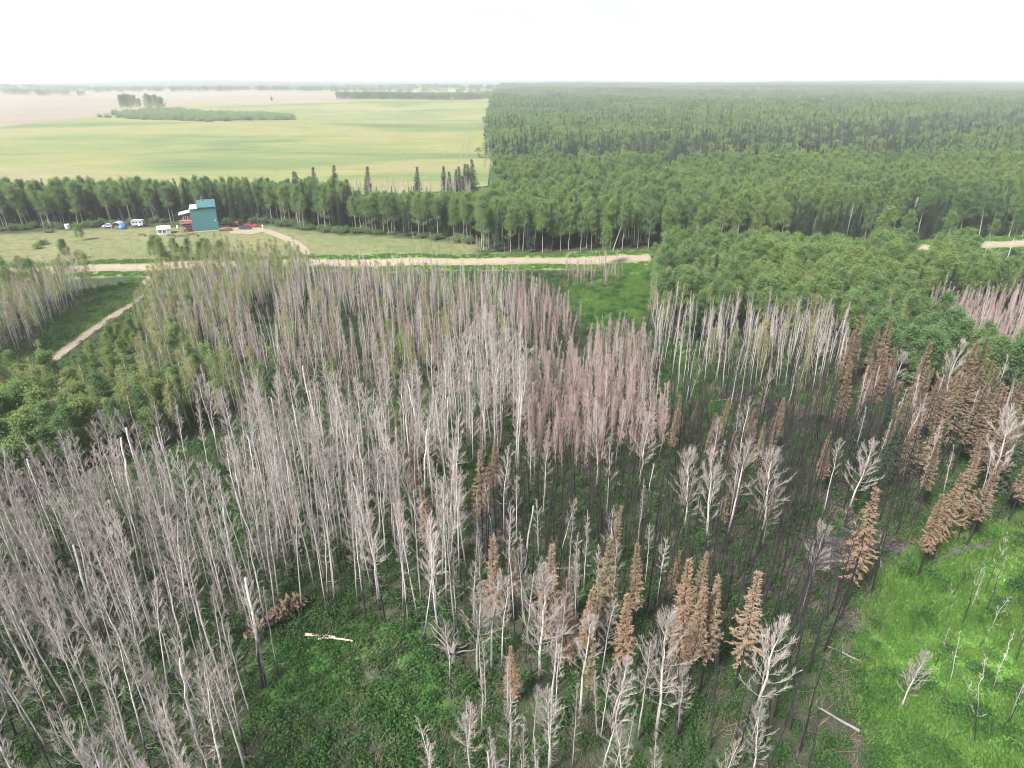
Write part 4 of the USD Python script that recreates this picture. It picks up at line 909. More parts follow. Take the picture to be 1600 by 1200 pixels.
LEAN = {'bare_aspen': 2.4, 'thin_aspen': 2.6, 'charred_tree': 3.2, 'bare_birch': 2.4, 'bare_poplar': 2.0, 'scorched_spruce': 1.8, 'leafing_aspen': 2.2, 'green_aspen': 1.5, 'bare_sapling': 5.0}
tilt_rs = np.random.RandomState(303)
def tilts(kn, n):
    t = tilt_rs.normal(0, LEAN.get(kn, .8), (n, 2)); t[tilt_rs.uniform(size=n) < .04] *= 3.2
    return t
by_kind = {}
for k, p in enumerate(plants): by_kind.setdefault(p[0], []).append(p)
for kn, lst in by_kind.items():
    A = np.array([[p[2], p[3], p[4]] for p in lst])
    zz = terrain(A[:, 0], A[:, 1])
    px, py, dep = project(A[:, 0], A[:, 1], zz + A[:, 2] * .75)
    size = A[:, 2] * FPX / dep
    vis = (px > -40) & (px < 1640) & (py < 1230) & (py > 100)
    single = np.array([p[8] is not None for p in lst])
    # stems of other trees do not stand on the singled-out ones
    near = (np.linalg.norm(A[:, None, :2] - single_xy[None], axis=2).min(1) < 1.1) & ~single
    score = np.where(single, 1e6, np.where(vis, size, -1)); score[near] = -9
    order = np.argsort(-score, kind='stable')
    order = order[score[order] > -5]
    pick = [i for i in order[:300] if score[i] > 0]
    rest = [i for i in order if i not in set(pick)]
    tl = tilts(kn, len(lst))
    for i in pick:
        _, v, x, y, h, rot, desc, where, lab = lst[i]
        path, h0 = KINDS[kn][v]
        name = numbered(kn)
        s = h / h0
        th = UsdGeom.Xform.Define(stage, '/World/' + name)
        th.AddTranslateOp().Set(Gf.Vec3d(x, y, float(zz[i]) - .05)); th.AddRotateXYZOp().Set(Gf.Vec3f(float(tl[i, 0]), float(tl[i, 1]), math.degrees(rot)) if lab is None else Gf.Vec3f(0, 0, math.degrees(rot)))
        wide = s * 1.55 if lab and kn == 'green_spruce' else s
        th.AddScaleOp().Set(Gf.Vec3f(wide, wide, s))
        pr = th.GetPrim()
        pr.GetReferences().AddInternalReference(path); pr.SetInstanceable(True)
        if lab: tag(pr, lab, CATS[kn])
        else:
            m = tree_label(kn, h, x, y)
            tag(pr, m, CATS[kn], m)
    if rest:
        pr = instancer('/World/' + numbered(REST[kn]), kn, np.c_[A[rest, :2], zz[rest] - .05], np.repeat((A[rest, 2] / np.array([KINDS[kn][lst[i][1]][1] for i in rest]))[:, None], 3, 1), [lst[i][5] for i in rest], [lst[i][1] for i in rest], tl[rest])
        tag(pr, REST_LABEL[kn], 'trees', kind='stuff')

# the far forest
rs = np.random.RandomState(61)
far_forest = Polygon([at(1900, 285), at(1100, 285), at(775, 285), at(771, 200), at(772, 158), (-40, 2100), (-40, 3600), (4200, 3600), (4200, 900)]).buffer(0)
valley = LineString(VALLEY)
vp = valley.buffer(17)
vp2 = LineString([at(*p) for p in [(1380, 262), (1500, 246), (1650, 240)]]).buffer(9)
p = scatter(far_forest, 15.0, rs)
p = p[~inside(vp, p) & ~inside(vp2, p)]
pn = .5 + .5 * fbm2(p[:, 0], p[:, 1], 90, 6)
v = np.where(inside(valley.buffer(62), p) & (rs.uniform(size=len(p)) < .9), 3, np.where(pn > .78, 3, np.where(pn > .62, 1, np.where(rs.uniform(size=len(p)) < .5, 0, np.where(rs.uniform(size=len(p)) < .5, 2, 4)))))
sc = rs.uniform(.85, 1.1, len(p)) * (.86 + .3 * np.clip(.5 + .8 * fbm2(p[:, 0], p[:, 1], 46, 9), 0, 1))
gap = np.abs(fbm2(p[:, 0], p[:, 1], 75, 12)) > .05; p, v, sc = p[gap], v[gap], sc[gap]
pr = instancer('/World/far_forest', 'forest_patch', np.c_[p, terrain(p[:, 0], p[:, 1]) - .1], np.stack([np.ones(len(p)), np.ones(len(p)), sc], 1), rs.uniform(0, 6.28, len(p)), v)
tag(pr, 'dense mixed green forest running to the horizon', 'forest', kind='stuff')
# horizon woods past the fields, the copse and the shrubby patch in the crop
woods = []
for a in [((560, 155), (765, 153), 40, 16), ((-250, 150), (110, 150), 60, 40), ((-900, 141), (770, 140), 300, 60)]:
    L = LineString([at(*a[0]), at(*a[1])]).buffer(a[2]); woods.append(scatter(L, a[3] if a[3] > 15 else 15, rs))
p = np.concatenate(woods)
pr = instancer('/World/horizon_woods', 'forest_patch', np.c_[p, terrain(p[:, 0], p[:, 1]) - .1], np.ones((len(p), 3)), rs.uniform(0, 6.28, len(p)), rs.choice([0, 2, 4], len(p)))
tag(pr, 'thin line of woods along the far edge of the fields', 'woods', kind='stuff')
for k, (px, py, h) in enumerate([(188, 151, 14), (194, 149, 15), (200, 150, 14), (207, 151, 13), (215, 155, 10), (228, 149, 15), (235, 151, 13), (242, 150, 14), (250, 153, 12), (424, 153, 6)]):
    x, y = at(px, py, h * 1.45); path, h0 = KINDS['bushy_poplar'][k % 3]
    th = UsdGeom.Xform.Define(stage, '/World/' + numbered('copse_tree')); th.AddTranslateOp().Set(Gf.Vec3d(x, y, float(terrain(x, y)))); s = h / h0 * 1.45
    th.AddRotateZOp().Set(k * 77.0); th.AddScaleOp().Set(Gf.Vec3f(s, s, s)); th.GetPrim().GetReferences().AddInternalReference(path); th.GetPrim().SetInstanceable(True)
    tag(th.GetPrim(), 'far tree of the left clump in the ripe field' if k < 5 else 'far tree of the right clump in the ripe field' if k < 9 else 'tiny lone tree far off in the ripe field', 'tree', None if k == 9 else 'trees of the copse in the ripe field, ' + ('left clump' if k < 5 else 'right clump'))
wet = Polygon([at(*p) for p in [(170, 183), (200, 177), (250, 171), (320, 177), (452, 181), (445, 188), (330, 190), (240, 187)]]).buffer(0)
p = scatter(wet.buffer(14), 8.0, rs); p = p[shapely.distance(wet, shapely.points(p)) < 9 + 14 * fbm2(p[:, 0], p[:, 1], 22, 5)]; p = p[(.5 + .5 * fbm2(p[:, 0], p[:, 1], 40, 3)) > .22]
pr = instancer('/World/marsh_willows', 'willow_scrub', np.c_[p, terrain(p[:, 0], p[:, 1])], np.repeat(rs.uniform(1.2, 3.4, len(p))[:, None], 3, 1), rs.uniform(0, 6.28, len(p)), rs.randint(0, 3, len(p)))
tag(pr, 'patch of low willow scrub in the middle of the crop field', 'scrub', kind='stuff')

# ------------------------------------------------------------------ ground cover
rs = np.random.RandomState(71)
burn = Polygon([(-75, 22), (75, 22), (95, 90), (125, 150), (60, 178), (-90, 176), (-125, 150), (-100, 80)])
p = scatter(burn, 1.05, rs)
cov = .5 + .5 * fbm2(p[:, 0], p[:, 1], 6.5, 2); cov2 = .5 + .5 * fbm2(p[:, 0], p[:, 1], 2.3, 5)
open_ = np.zeros(len(p), bool)
for c in clearing + green_spots + [lane, left_verge]: open_ |= inside(c, p)
ashy = np.zeros(len(p), bool)
for c in ash: ashy |= inside(c, p)
inm = inside(shapely.union_all([meadow, glade]), p) & (cov * .5 + cov2 * .5 > .56)
keep = (rs.uniform(size=len(p)) < np.where(open_, 1.0, np.clip(.25 + .8 * (cov * .65 + cov2 * .35), 0, .96))) & (inm | ~inside(shapely.union_all([meadow, glade, track_zone, road_zone]), p)) & (~ashy | (rs.uniform(size=len(p)) < .22 + .35 * (cov2 > .62)))
p = p[keep]
s = rs.uniform(.7, 1.35, len(p))
pr = instancer('/World/undergrowth', 'undergrowth_clump', np.c_[p, terrain(p[:, 0], p[:, 1]) - .03], np.stack([s, s, s * rs.uniform(.6, 1.3, len(p))], 1), rs.uniform(0, 6.28, len(p)), rs.randint(0, 4, len(p)))
tag(pr, 'fresh green undergrowth sprouting over the burned forest floor', 'undergrowth', kind='stuff')
p = np.concatenate([scatter(z, .8, rs) for z in (meadow.buffer(1.5), glade.buffer(1.0), lane, left_verge)]); p = p[(.5 + .5 * fbm2(p[:, 0], p[:, 1], 1.9, 8)) > .16]; s = rs.uniform(.5, 1.3, len(p)) * (.6 + .8 * np.clip(.5 + .6 * fbm2(p[:, 0], p[:, 1], 4.5, 4), 0, 1))
pr = instancer('/World/meadow_grass', 'grass_clump', np.c_[p, terrain(p[:, 0], p[:, 1]) - .05], np.stack([s, s, s * rs.uniform(.5, 1.2, len(p))], 1), rs.uniform(0, 6.28, len(p)), rs.randint(0, 3, len(p)))
tag(pr, 'bright green grass of the wet meadow and the glade', 'grass', kind='stuff')
p = scatter(burn, 3.6, rs); p = p[~inside(shapely.union_all([meadow, glade, track_zone, road_zone, lane]), p)]; s = rs.uniform(.7, 1.6, len(p))
pr = instancer('/World/dry_brush', 'dry_clump', np.c_[p, terrain(p[:, 0], p[:, 1])], np.repeat(s[:, None], 3, 1), rs.uniform(0, 6.28, len(p)), rs.randint(0, 2, len(p)))
tag(pr, 'dead brown stalks and brush on the burned ground', 'brush', kind='stuff')
litter = shapely.union_all(ash + [dark_burn]); p = scatter(litter, 1.5, rs); s = rs.uniform(.6, 1.3, len(p))
pr = instancer('/World/charred_litter', 'litter_clump', np.c_[p, terrain(p[:, 0], p[:, 1])], np.repeat(s[:, None], 3, 1), rs.uniform(0, 6.28, len(p)), rs.randint(0, 2, len(p)))
tag(pr, 'charred sticks and debris strewn over ash and burned soil', 'debris', kind='stuff')
verge = shapely.union_all([LineString(road_line).buffer(9).difference(LineString(road_line).buffer(4.6))]).intersection(shapely.box(-150, 100, 220, 300))
p = scatter(verge, 1.3, rs); s = rs.uniform(.6, 1.2, len(p))
pr = instancer('/World/verge_grass', 'grass_clump', np.c_[p, terrain(p[:, 0], p[:, 1])], np.stack([s, s, s], 1), rs.uniform(0, 6.28, len(p)), rs.randint(0, 3, len(p)))
tag(pr, 'rough grass along the gravel road', 'grass', kind='stuff')

# ------------------------------------------------------------------ the homestead
def paint_(name, c, **k): return plain(name, c, **k)
paint_('teal_siding', (0.056, 0.17, 0.18), rough=.55, noise=.10, scale=1.2)
paint_('teal_roof', (0.034, 0.10, 0.107), rough=.45, noise=.10, scale=1.0)
paint_('red_siding', (0.24, 0.065, 0.07), rough=.7, noise=.12, scale=2.0)
paint_('pale_red_boards', (0.27, 0.11, 0.105), rough=.8, noise=.14, scale=2.5)
paint_('white_paint', (0.58, 0.58, 0.57), rough=.5, noise=.06, scale=2.0)
paint_('grey_paint', (0.24, 0.26, 0.265), rough=.55, noise=.12, scale=1.5)
paint_('dark_timber', (0.075, 0.055, 0.045), rough=.8, noise=.2, scale=4.0)
paint_('deck_timber', (0.22, 0.135, 0.095), rough=.85, noise=.2, scale=4.0)
paint_('concrete', (0.33, 0.32, 0.31), rough=.9, noise=.1, scale=3.0)
paint_('dark_glass', (0.03, 0.035, 0.04), rough=.08, spec=.6, noise=.05)
paint_('blue_car_paint', (0.028, 0.045, 0.09), rough=.25, spec=.6, noise=.04)
paint_('red_car_paint', (0.30, 0.035, 0.045), rough=.25, spec=.6, noise=.04)
paint_('white_car_paint', (0.36, 0.36, 0.40), rough=.3, spec=.6, noise=.06)
paint_('rubber', (0.025, 0.025, 0.025), rough=.9, noise=.1)
paint_('chrome', (0.55, 0.56, 0.57), rough=.25, metallic=.9, noise=.05)
paint_('lamp_lens', (0.75, 0.75, 0.72), rough=.15, noise=.03)
paint_('tail_lens', (0.35, 0.02, 0.02), rough=.2, noise=.03)
paint_('blue_tarp', (0.03, 0.13, 0.30), rough=.45, noise=.16, scale=2.5)
paint_('mauve_tarp', (0.30, 0.27, 0.40), rough=.6, noise=.2, scale=2.5)
paint_('rust', (0.22, 0.095, 0.06), rough=.85, noise=.3, scale=3.0)
paint_('dark_machine', (0.05, 0.05, 0.055), rough=.6, noise=.2)
paint_('soil', (0.16, 0.115, 0.085), rough=.95, noise=.2, scale=1.2)
paint_('split_wood', (0.36, 0.315, 0.245), rough=.8, noise=.15, scale=5.0)
paint_('grey_log', (0.15, 0.135, 0.13), rough=.85, noise=.2, scale=3.0)
paint_('charred_wood', (0.035, 0.032, 0.032), rough=.95, noise=.3, scale=5.0)
paint_('ash_stone', (0.05, 0.046, 0.046), rough=.95, noise=.2, scale=3.0)

def window(t, parent, x, y, z, w, h, cols, rows, frame='white_paint'):
    """A window on a wall that faces -y at depth y: frame, panes between the bars."""
    bar, fr = .07, []
    fr += [box(w + .16, .08, .09, (x, y - .03, z + h / 2 + .04)), box(w + .16, .08, .09, (x, y - .03, z - h / 2 - .04)),
           box(.09, .08, h - .004, (x - w / 2 - .035, y - .03, z)), box(.09, .08, h - .004, (x + w / 2 + .035, y - .03, z))]
    for k in range(1, cols): fr.append(box(bar, .05, h - .01, (x - w / 2 + w * k / cols, y - .04, z)))
    for k in range(1, rows): fr.append(box(w - .01, .045, bar, (x, y - .04, z - h / 2 + h * k / rows)))
    p = t.part('window', cat_(*fr), frame, parent)
    for a in range(cols):
        for b in range(rows):
            t.part('pane', box(w / cols - bar, .02, h / rows - bar, (x - w / 2 + w * (a + .5) / cols, y - .02, z - h / 2 + h * (b + .5) / rows)), 'dark_glass', p)

hx, hy = at(323, 361.5)
t = Thing('homestead_house', 'tall teal metal-clad house with a red side wing and balcony', 'house', (hx, hy), rot=math.radians(23))
W, D, Hh = 8.2, 8.5, 8.0
t.part('foundation', box(W - .1, D - .1, .7, (0, D / 2, .05)), 'concrete')
t.part('wall', box(W, D, Hh - .4, (0, D / 2, .4 + (Hh - .4) / 2)), 'teal_siding', label='wide blank teal wall of metal cladding')
wall = t.path + '/wall'
for k in range(27):      # ribs of the cladding
    t.part('siding_rib', box(.05, .05, Hh - .5, (-W / 2 + .16 + k * (W - .3) / 26, -.024, .4 + (Hh - .4) / 2)), 'teal_siding', wall)
t.part('vent', box(.34, .1, .34, (W / 2 - .75, -.05, 3.6)), 'white_paint')
x0 = -W / 2 + 2.4
lr = t.part('low_roof', box(2.5, D + .3, .2, (-W / 2 + 1.2, D / 2, Hh + .1)), 'grey_paint')
t.part('gutter', box(2.62, .16, .34, (-W / 2 + 1.2, -.24, Hh + .1)), 'white_paint', lr)
rw = W - 2.4 + .25
t.part('upper_storey', box(rw - .5, D - 3.2, 1.6, (x0 + rw / 2 - .1, D / 2 + 1.4, Hh + .8)), 'dark_timber')
sl = math.atan2(1.9, 4.6)
roof = t.part('roof', box(rw, 5.0, .14, (x0 + rw / 2, 2.0, Hh + 1.18), rx=sl), 'teal_roof')
t.part('roof', box(rw, 4.6, .14, (x0 + rw / 2, 6.4, Hh + 1.3), rx=-math.atan2(1.5, 4.6)), 'teal_roof')
for k in range(12): t.part('roof_rib', box(.05, 5.0, .05, (x0 + .2 + k * (rw - .4) / 11, 1.97, Hh + 1.27), rx=sl), 'teal_roof', roof)
for k in range(7): t.part('rafter', box(.12, .7, .22, (x0 + .4 + k * (rw - .8) / 6, -.25, Hh + .02)), 'dark_timber', roof)
t.part('flue', cyl(.11, 1.5, (x0 + 1.7, 3.4, Hh + 2.4)), 'chrome', roof)
# red wing on the left
wx, wy = -W / 2 - 1.6, 1.6
wing = t.part('wing_wall', box(3.2, 5.5, 6.0, (wx - .003, wy + 2.75, 3.0)), 'red_siding', label='red side wing of two storeys')
t.part('wing_roof', box(4.0, 6.2, .16, (wx - .36, wy + 2.6, 6.3), ry=-.19), 'grey_paint')
for k in range(14): t.part('siding_board', box(3.2, .05, .05, (wx, wy - .026, .35 + k * .42)), 'red_siding', wing)
window(t, None, wx - .75, wy - .03, 1.75, .95, .95, 2, 2)
window(t, None, wx + .85, wy - .03, 1.75, .95, .95, 2, 2)
window(t, None, wx - .15, wy - .03, 4.6, 1.2, 1.5, 2, 1)
bal = t.part('balcony', box(4.0, 1.5, .18, (wx - .35, wy - .78, 3.2)), 'pale_red_boards')
for px_ in (-2.2, 1.4): t.part('post', box(.14, .14, 3.1, (wx + px_, wy - 1.4, 1.55)), 'pale_red_boards', bal)
for k in range(20): t.part('baluster', box(.12, .05, .86, (wx - 2.3 + k * .205, wy - 1.48, 3.74)), 'pale_red_boards', bal)
t.part('rail', box(4.1, .1, .09, (wx - .35, wy - 1.5, 4.2)), 'white_paint', bal)
# right side: windows, outside stair, deck
for zz_, yy_ in ((1.9, 1.6), (1.9, 4.2), (4.6, 1.6), (4.6, 4.2), (6.6, 3.0)):
    p = t.part('window', box(.07, 1.2, 1.3, (W / 2 + .035, yy_, zz_)), 'white_paint')
    t.part('pane', box(.02, 1.0, 1.1, (W / 2 + .078, yy_, zz_)), 'dark_glass', p)
for k in range(18):
    t.part('step', box(.95, .30, .06, (W / 2 + .62, 2.2 + k * .27, .9 + k * .30)), 'dark_timber')
t.part('stair_string', cat_(box(.07, 5.8, .28, (W / 2 + 1.1, 4.5, 3.4), rx=.84)), 'dark_timber')
for k, yy_ in enumerate((3.2, 5.0, 6.8)): t.part('landing', box(1.7, 1.1, .14, (W / 2 + .98, yy_ + .5, 3.0 + k * 1.8)), 'dark_timber'); t.part('post', box(.14, .14, 3.0 + k * 1.8, (W / 2 + 1.75, yy_ + .5, 1.5 + k * .9)), 'dark_timber')
dk = t.part('deck', box(3.4, 3.0, .16, (W / 2 + 1.75, -.2, .62)), 'deck_timber')
for k in range(14): t.part('board', box(3.4, .17, .04, (W / 2 + 1.75, -1.6 + k * .215, .722)), 'deck_timber', dk)
t.part('deck_skirt', box(3.4, .06, .55, (W / 2 + 1.75, -1.74, .28)), 'dark_timber', dk)
t.part('deck_rail', box(3.4, .06, .08, (W / 2 + 1.75, -1.66, 1.6)), 'deck_timber', dk)
for k in range(6): t.part('rail_post', box(.07, .07, .86, (W / 2 + .1 + k * .66, -1.66, 1.13)), 'deck_timber', dk)

cx, cy = at(257, 366)
t = Thing('white_cabin', 'small white greenhouse cabin with low pitched roof on the lawn', 'cabin', (cx, cy), rot=.40)
cw = t.part('wall', cat_(box(4.0, 3.2, 1.7, (0, 1.6, .85))), 'white_paint')
for yy_, aa_ in ((.72, .48), (2.52, -.48)): t.part('roof', box(4.4, 2.1, .1, (0, yy_, 2.15), rx=aa_), 'white_paint')
t.part('gable', cat_(prism([(-1.6, 0), (1.6, 0), (0, .85)], 3.9, c=(0, 0, 0)).apply_transform(trimesh.transformations.rotation_matrix(math.pi / 2, (0, 0, 1))).apply_translation((0, 1.6, 1.7))), 'white_paint')
window(t, None, -1.25, -.03, 1.0, 1.0, .9, 2, 1); window(t, None, .15, -.03, .95, 1.0, 1.0, 2, 1)
d = t.part('door', box(.8, .06, 1.5, (1.35, -.032, .76)), 'grey_paint'); t.part('handle', box(.05, .06, .16, (1.08, -.09, .8)), 'chrome', d)

def vehicle(name, label, cat, xy, rot, paint, pickup=False, s=1.0):
    t = Thing(name, label, cat, xy, rot, scale=s, z=float(terrain(*xy)) + .05)
    if pickup: prof = [(-2.6, .45), (2.55, .45), (2.62, .75), (2.5, 1.02), (1.35, 1.12), (-.15, 1.1), (-2.6, 1.1)]; top = [(1.25, 1.1), (.75, 1.72), (-.05, 1.78), (-.3, 1.1)]
    else: prof = [(-2.2, .42), (2.2, .42), (2.28, .62), (2.15, .88), (1.15, 1.0), (-1.5, 1.02), (-2.25, .92), (-2.28, .6)]; top = [(1.05, .99), (.35, 1.42), (-1.0, 1.46), (-1.75, 1.0)]
    body = prism(prof, 1.78); v = body.vertices.copy(); k = np.abs(v[:, 0]) > 2.1; v[k, 1] *= .9; body.vertices = v
    t.part('body', body, paint)
    cabm = prism(top, 1.6); v = cabm.vertices.copy(); v[v[:, 2] > 1.2, 1] *= .86; cabm.vertices = v
    cb = t.part('cabin', cabm, paint)
    c = np.array(top).mean(0)
    gl = [((p - c) * np.array([.80, .76]) + c + np.array([0, .02])) for p in np.array(top)]
    side = prism(gl, 1.63); v = side.vertices.copy(); v[v[:, 2] > 1.2, 1] *= .88; side.vertices = v
    t.part('side_window', side, 'dark_glass', cb)
    def slope(a, b, wdt):
        a, b = np.array(a), np.array(b); m = (a + b) / 2; L = np.linalg.norm(b - a) * .8; an = math.atan2(b[1] - a[1], b[0] - a[0])
        return box(L, wdt, .04, (m[0], 0, m[1] + .012), ry=-an)
    t.part('windscreen', slope(top[0], top[1], 1.36), 'dark_glass', cb)
    t.part('rear_window', slope(top[3], top[2], 1.36), 'dark_glass', cb)
    if pickup: t.part('cargo_bed', box(2.1, 1.5, .04, (-1.5, 0, 1.125)), 'dark_machine')
    for x in (1.45, -1.4):
        for y in (-.82, .82):
            w = t.part('wheel', cyl(.34, .22, (x, y, .34), 'y', 18), 'rubber')
            t.part('rim', cyl(.2, .235, (x, y, .34), 'y', 12), 'chrome', w)
    for y in (-.62, .62):
        t.part('headlight', box(.08, .34, .15, (2.24 + (.3 if pickup else 0), y, .74)), 'lamp_lens')
        t.part('tail_light', box(.08, .28, .16, (-2.25 - (.33 if pickup else 0), y, .8)), 'tail_lens')
    for x in (2.28 + (.32 if pickup else 0), -2.27 - (.34 if pickup else 0)): t.part('bumper', box(.14, 1.6, .16, (x, 0, .5)), 'chrome' if pickup else paint)
    for y in (-.95, .95): t.part('mirror', box(.14, .12, .12, (.7 if not pickup else .95, y, 1.05)), paint)
    return t
vehicle('parked_car', 'dark blue car parked on the gravel pad beside the house', 'car', at(383, 358.5), math.pi + .08, 'blue_car_paint', s=.94)
vehicle('pickup_truck', 'red pickup truck parked behind the dark blue car', 'truck', at(393, 355.0), math.pi * .97, 'red_car_paint', True, .92)
vehicle('old_car', 'old pale car amid the junk at the edge of the trees', 'car', at(172, 356), .2, 'white_car_paint', s=1.0)

def mound(seed, sx, sy, sz, base=0.0):
    m = trimesh.creation.icosphere(3, 1.0); rs = np.random.RandomState(seed); v = m.vertices.copy()
    f = 1 + .16 * fbm2(v[:, 0] * 3, v[:, 1] * 3 + v[:, 2] * 2, 1.0, seed) + .08 * fbm2(v[:, 0] * 9, v[:, 1] * 9 + v[:, 2] * 7, 1.0, seed + 2)
    v *= f[:, None] * np.array([sx, sy, sz]); v[:, 2] = np.maximum(v[:, 2] + base, -.05); m.vertices = v; return m
t = Thing('junk_tent', 'mauve tarp shelter over junk, between old car and blue tarp', 'shelter', at(182, 357))
arc = [(-1.9, 0)] + [(-1.9 * math.cos(a), 2.0 * math.sin(a) + .15) for a in np.linspace(.1, math.pi - .1, 11)] + [(1.9, 0)]
ins = [(x * .94, z * .94) for x, z in arc]
t.part('cover', trimesh.creation.extrude_polygon(Polygon(arc + ins[::-1]).buffer(0), 3.0).apply_transform(trimesh.transformations.rotation_matrix(math.pi / 2, (1, 0, 0))).apply_translation((0, 3.0, 0)), 'mauve_tarp')
for m_ in (box(1.0, .9, 1.0, (-.8, 1.0, .5), rz=.3), box(.8, .7, .7, (.5, .8, .35), rz=-.2), cyl(.3, .9, (.1, .5, .45)), box(.6, .5, .5, (-.6, .9, 1.25), rz=.5)): t.part('clutter', m_, 'rust')
t = Thing('blue_tarp', 'bright blue tarp heaped over a load beside the junk shelter', 'tarp', at(191.5, 357.5)); t.part('cover', mound(3, 1.35, 1.3, 1.15, .35), 'blue_tarp', smooth=True)
t.part('strap', cat_(box(.06, 2.7, .05, (.3, 0, 1.43))), 'white_paint')
t = Thing('camper_trailer', 'grey weathered camper trailer standing at the edge of the trees', 'trailer', at(217, 353.5), .06)
t.part('body', prism([(-2.0, .5), (2.0, .5), (2.15, 1.2), (1.9, 2.2), (1.5, 2.4), (-1.7, 2.4), (-2.1, 1.9)], 2.0), 'grey_paint')
for x in (-1.2, 0, 1.2): t.part('window', box(.7, .05, .5, (x, -1.02, 1.65)), 'dark_glass')
t.part('door', box(.6, .05, 1.4, (.62, -1.015, 1.0)), 'white_paint'); t.part('roof_vent', box(.5, .5, .15, (0, 0, 2.46)), 'white_paint')
for y in (-.9, .9): t.part('wheel', cyl(.33, .2, (-.2, y, .33), 'y'), 'rubber')
t.part('hitch', box(1.1, .12, .12, (-2.5, 0, .5)), 'dark_machine')
t = Thing('farm_implement', 'low dark implement trailer on the lawn at far left', 'trailer', at(77, 363.5), .1)
t.part('deck', box(2.6, 1.3, .22, (0, 0, .55)), 'dark_machine'); t.part('side_board', cat_(box(2.6, .08, .4, (0, -.65, .8)), box(2.6, .08, .4, (0, .65, .8)), box(.08, 1.3, .4, (1.3, 0, .8))), 'dark_timber')
for y in (-.75, .75):
    for x in (-.5, .5): t.part('wheel', cyl(.28, .18, (x, y, .28), 'y'), 'rubber')
t.part('drawbar', box(1.2, .1, .1, (-1.8, 0, .5)), 'rust')
t = Thing('storage_tank', 'white plastic tank half hidden by the bush on the lawn', 'tank', at(106, 357)); t.part('body', cyl(.8, 1.5, (0, 0, .8), n=24), 'white_paint'); t.part('lid', cyl(.3, .14, (0, 0, 1.6), n=16), 'grey_paint'); [t.part('hoop', cyl(.83, .06, (0, 0, z_), n=24), 'grey_paint') for z_ in (.5, 1.1)]
t = Thing('marker_post', 'white post standing where the driveway leaves the parking pad', 'post', at(411, 358)); t.part('post', box(.16, .16, 1.5, (0, 0, .75)), 'white_paint'); t.part('cap', box(.26, .26, .08, (0, 0, 1.54)), 'white_paint'); t.part('board', box(.5, .05, .4, (0, -.11, 1.15)), 'white_paint')
t = Thing('rusty_machine', 'rust red machine parked behind the car pad by the trees', 'machine', at(370, 354))
t.part('frame', cat_(box(2.4, .2, .2, (0, -.5, .7)), box(2.4, .2, .2, (0, .5, .7)), box(.2, 1.2, .2, (1.1, 0, .72))), 'rust'); t.part('hopper', prism([(-.8, .8), (.6, .8), (1.0, 1.8), (-1.2, 1.8)], 1.4), 'rust')
for y in (-.75, .75): t.part('wheel', cyl(.45, .22, (.2, y, .45), 'y'), 'rubber')
t = Thing('timber_heap', 'heap of brown timber at the end of the deck', 'timber pile', at(358, 361))
rs = np.random.RandomState(9)
for k in range(16): t.part('plank', box(rs.uniform(1.5, 2.6), .2, .09, (rs.normal(0, .25), rs.normal(0, .5), .08 + k * .075), rz=rs.normal(.2, .5), ry=rs.normal(0, .12)), 'deck_timber' if k % 3 else 'dark_timber')
for k, (px, py, w, d_) in enumerate([(300, 369, 4.2, 1.4), (285, 371, 3.4, 1.3), (268, 370.5, 2.8, 1.4), (240, 371, 3.0, 1.2), (222, 369, 2.2, 1.1)]):
    lab = ['raised garden bed closest to the red wing', 'raised garden bed second from the red wing', 'raised garden bed in the middle below the cabin', 'raised garden bed left of the cabin', 'small raised garden bed farthest left of the house'][k]
    t = Thing('garden_bed', lab, 'garden bed', at(px, py), group='garden beds before the house')
    t.part('frame', cat_(box(w, .12, .4, (0, -d_ / 2, .2)), box(w, .12, .4, (0, d_ / 2, .2)), box(.12, d_ - .12, .4, (-w / 2 + .06, 0, .2)), box(.12, d_ - .12, .4, (w / 2 - .06, 0, .2))), 'grey_log')
    t.part('soil', box(w - .24, d_ - .24, .3, (0, 0, .17)), 'soil')
    rs = np.random.RandomState(50 + k); n = int(w * 60); c = np.stack([rs.uniform(-w / 2, w / 2, n), rs.uniform(-d_ / 2, d_ / 2, n), rs.uniform(.35, .9, n)], 1)
    t.part('greens', leaves(c, unit(rs, n), unit(rs, n) + np.array([0, 0, 1]), rs.uniform(.2, .4, n), rs.uniform(.12, .24, n)), 'willow_leaf')
t = Thing('white_chair', 'white lawn chair between cabin and red wing', 'chair', at(277, 357)); t.part('seat', box(.5, .5, .06, (0, 0, .42)), 'white_paint'); t.part('backrest', box(.5, .06, .6, (0, .26, .75), rx=-.2), 'white_paint')
for sx in (-.2, .2):
    for sy in (-.2, .2): t.part('leg', box(.06, .06, .4, (sx, sy, .2)), 'white_paint')
t = Thing('power_pole', 'short wooden pole at the edge of trees by the driveway', 'pole', at(404, 352)); t.part('pole', cyl(.1, 4.2, (0, 0, 2.1)), 'grey_log'); t.part('crossarm', box(1.2, .1, .1, (0, 0, 3.8)), 'grey_log')

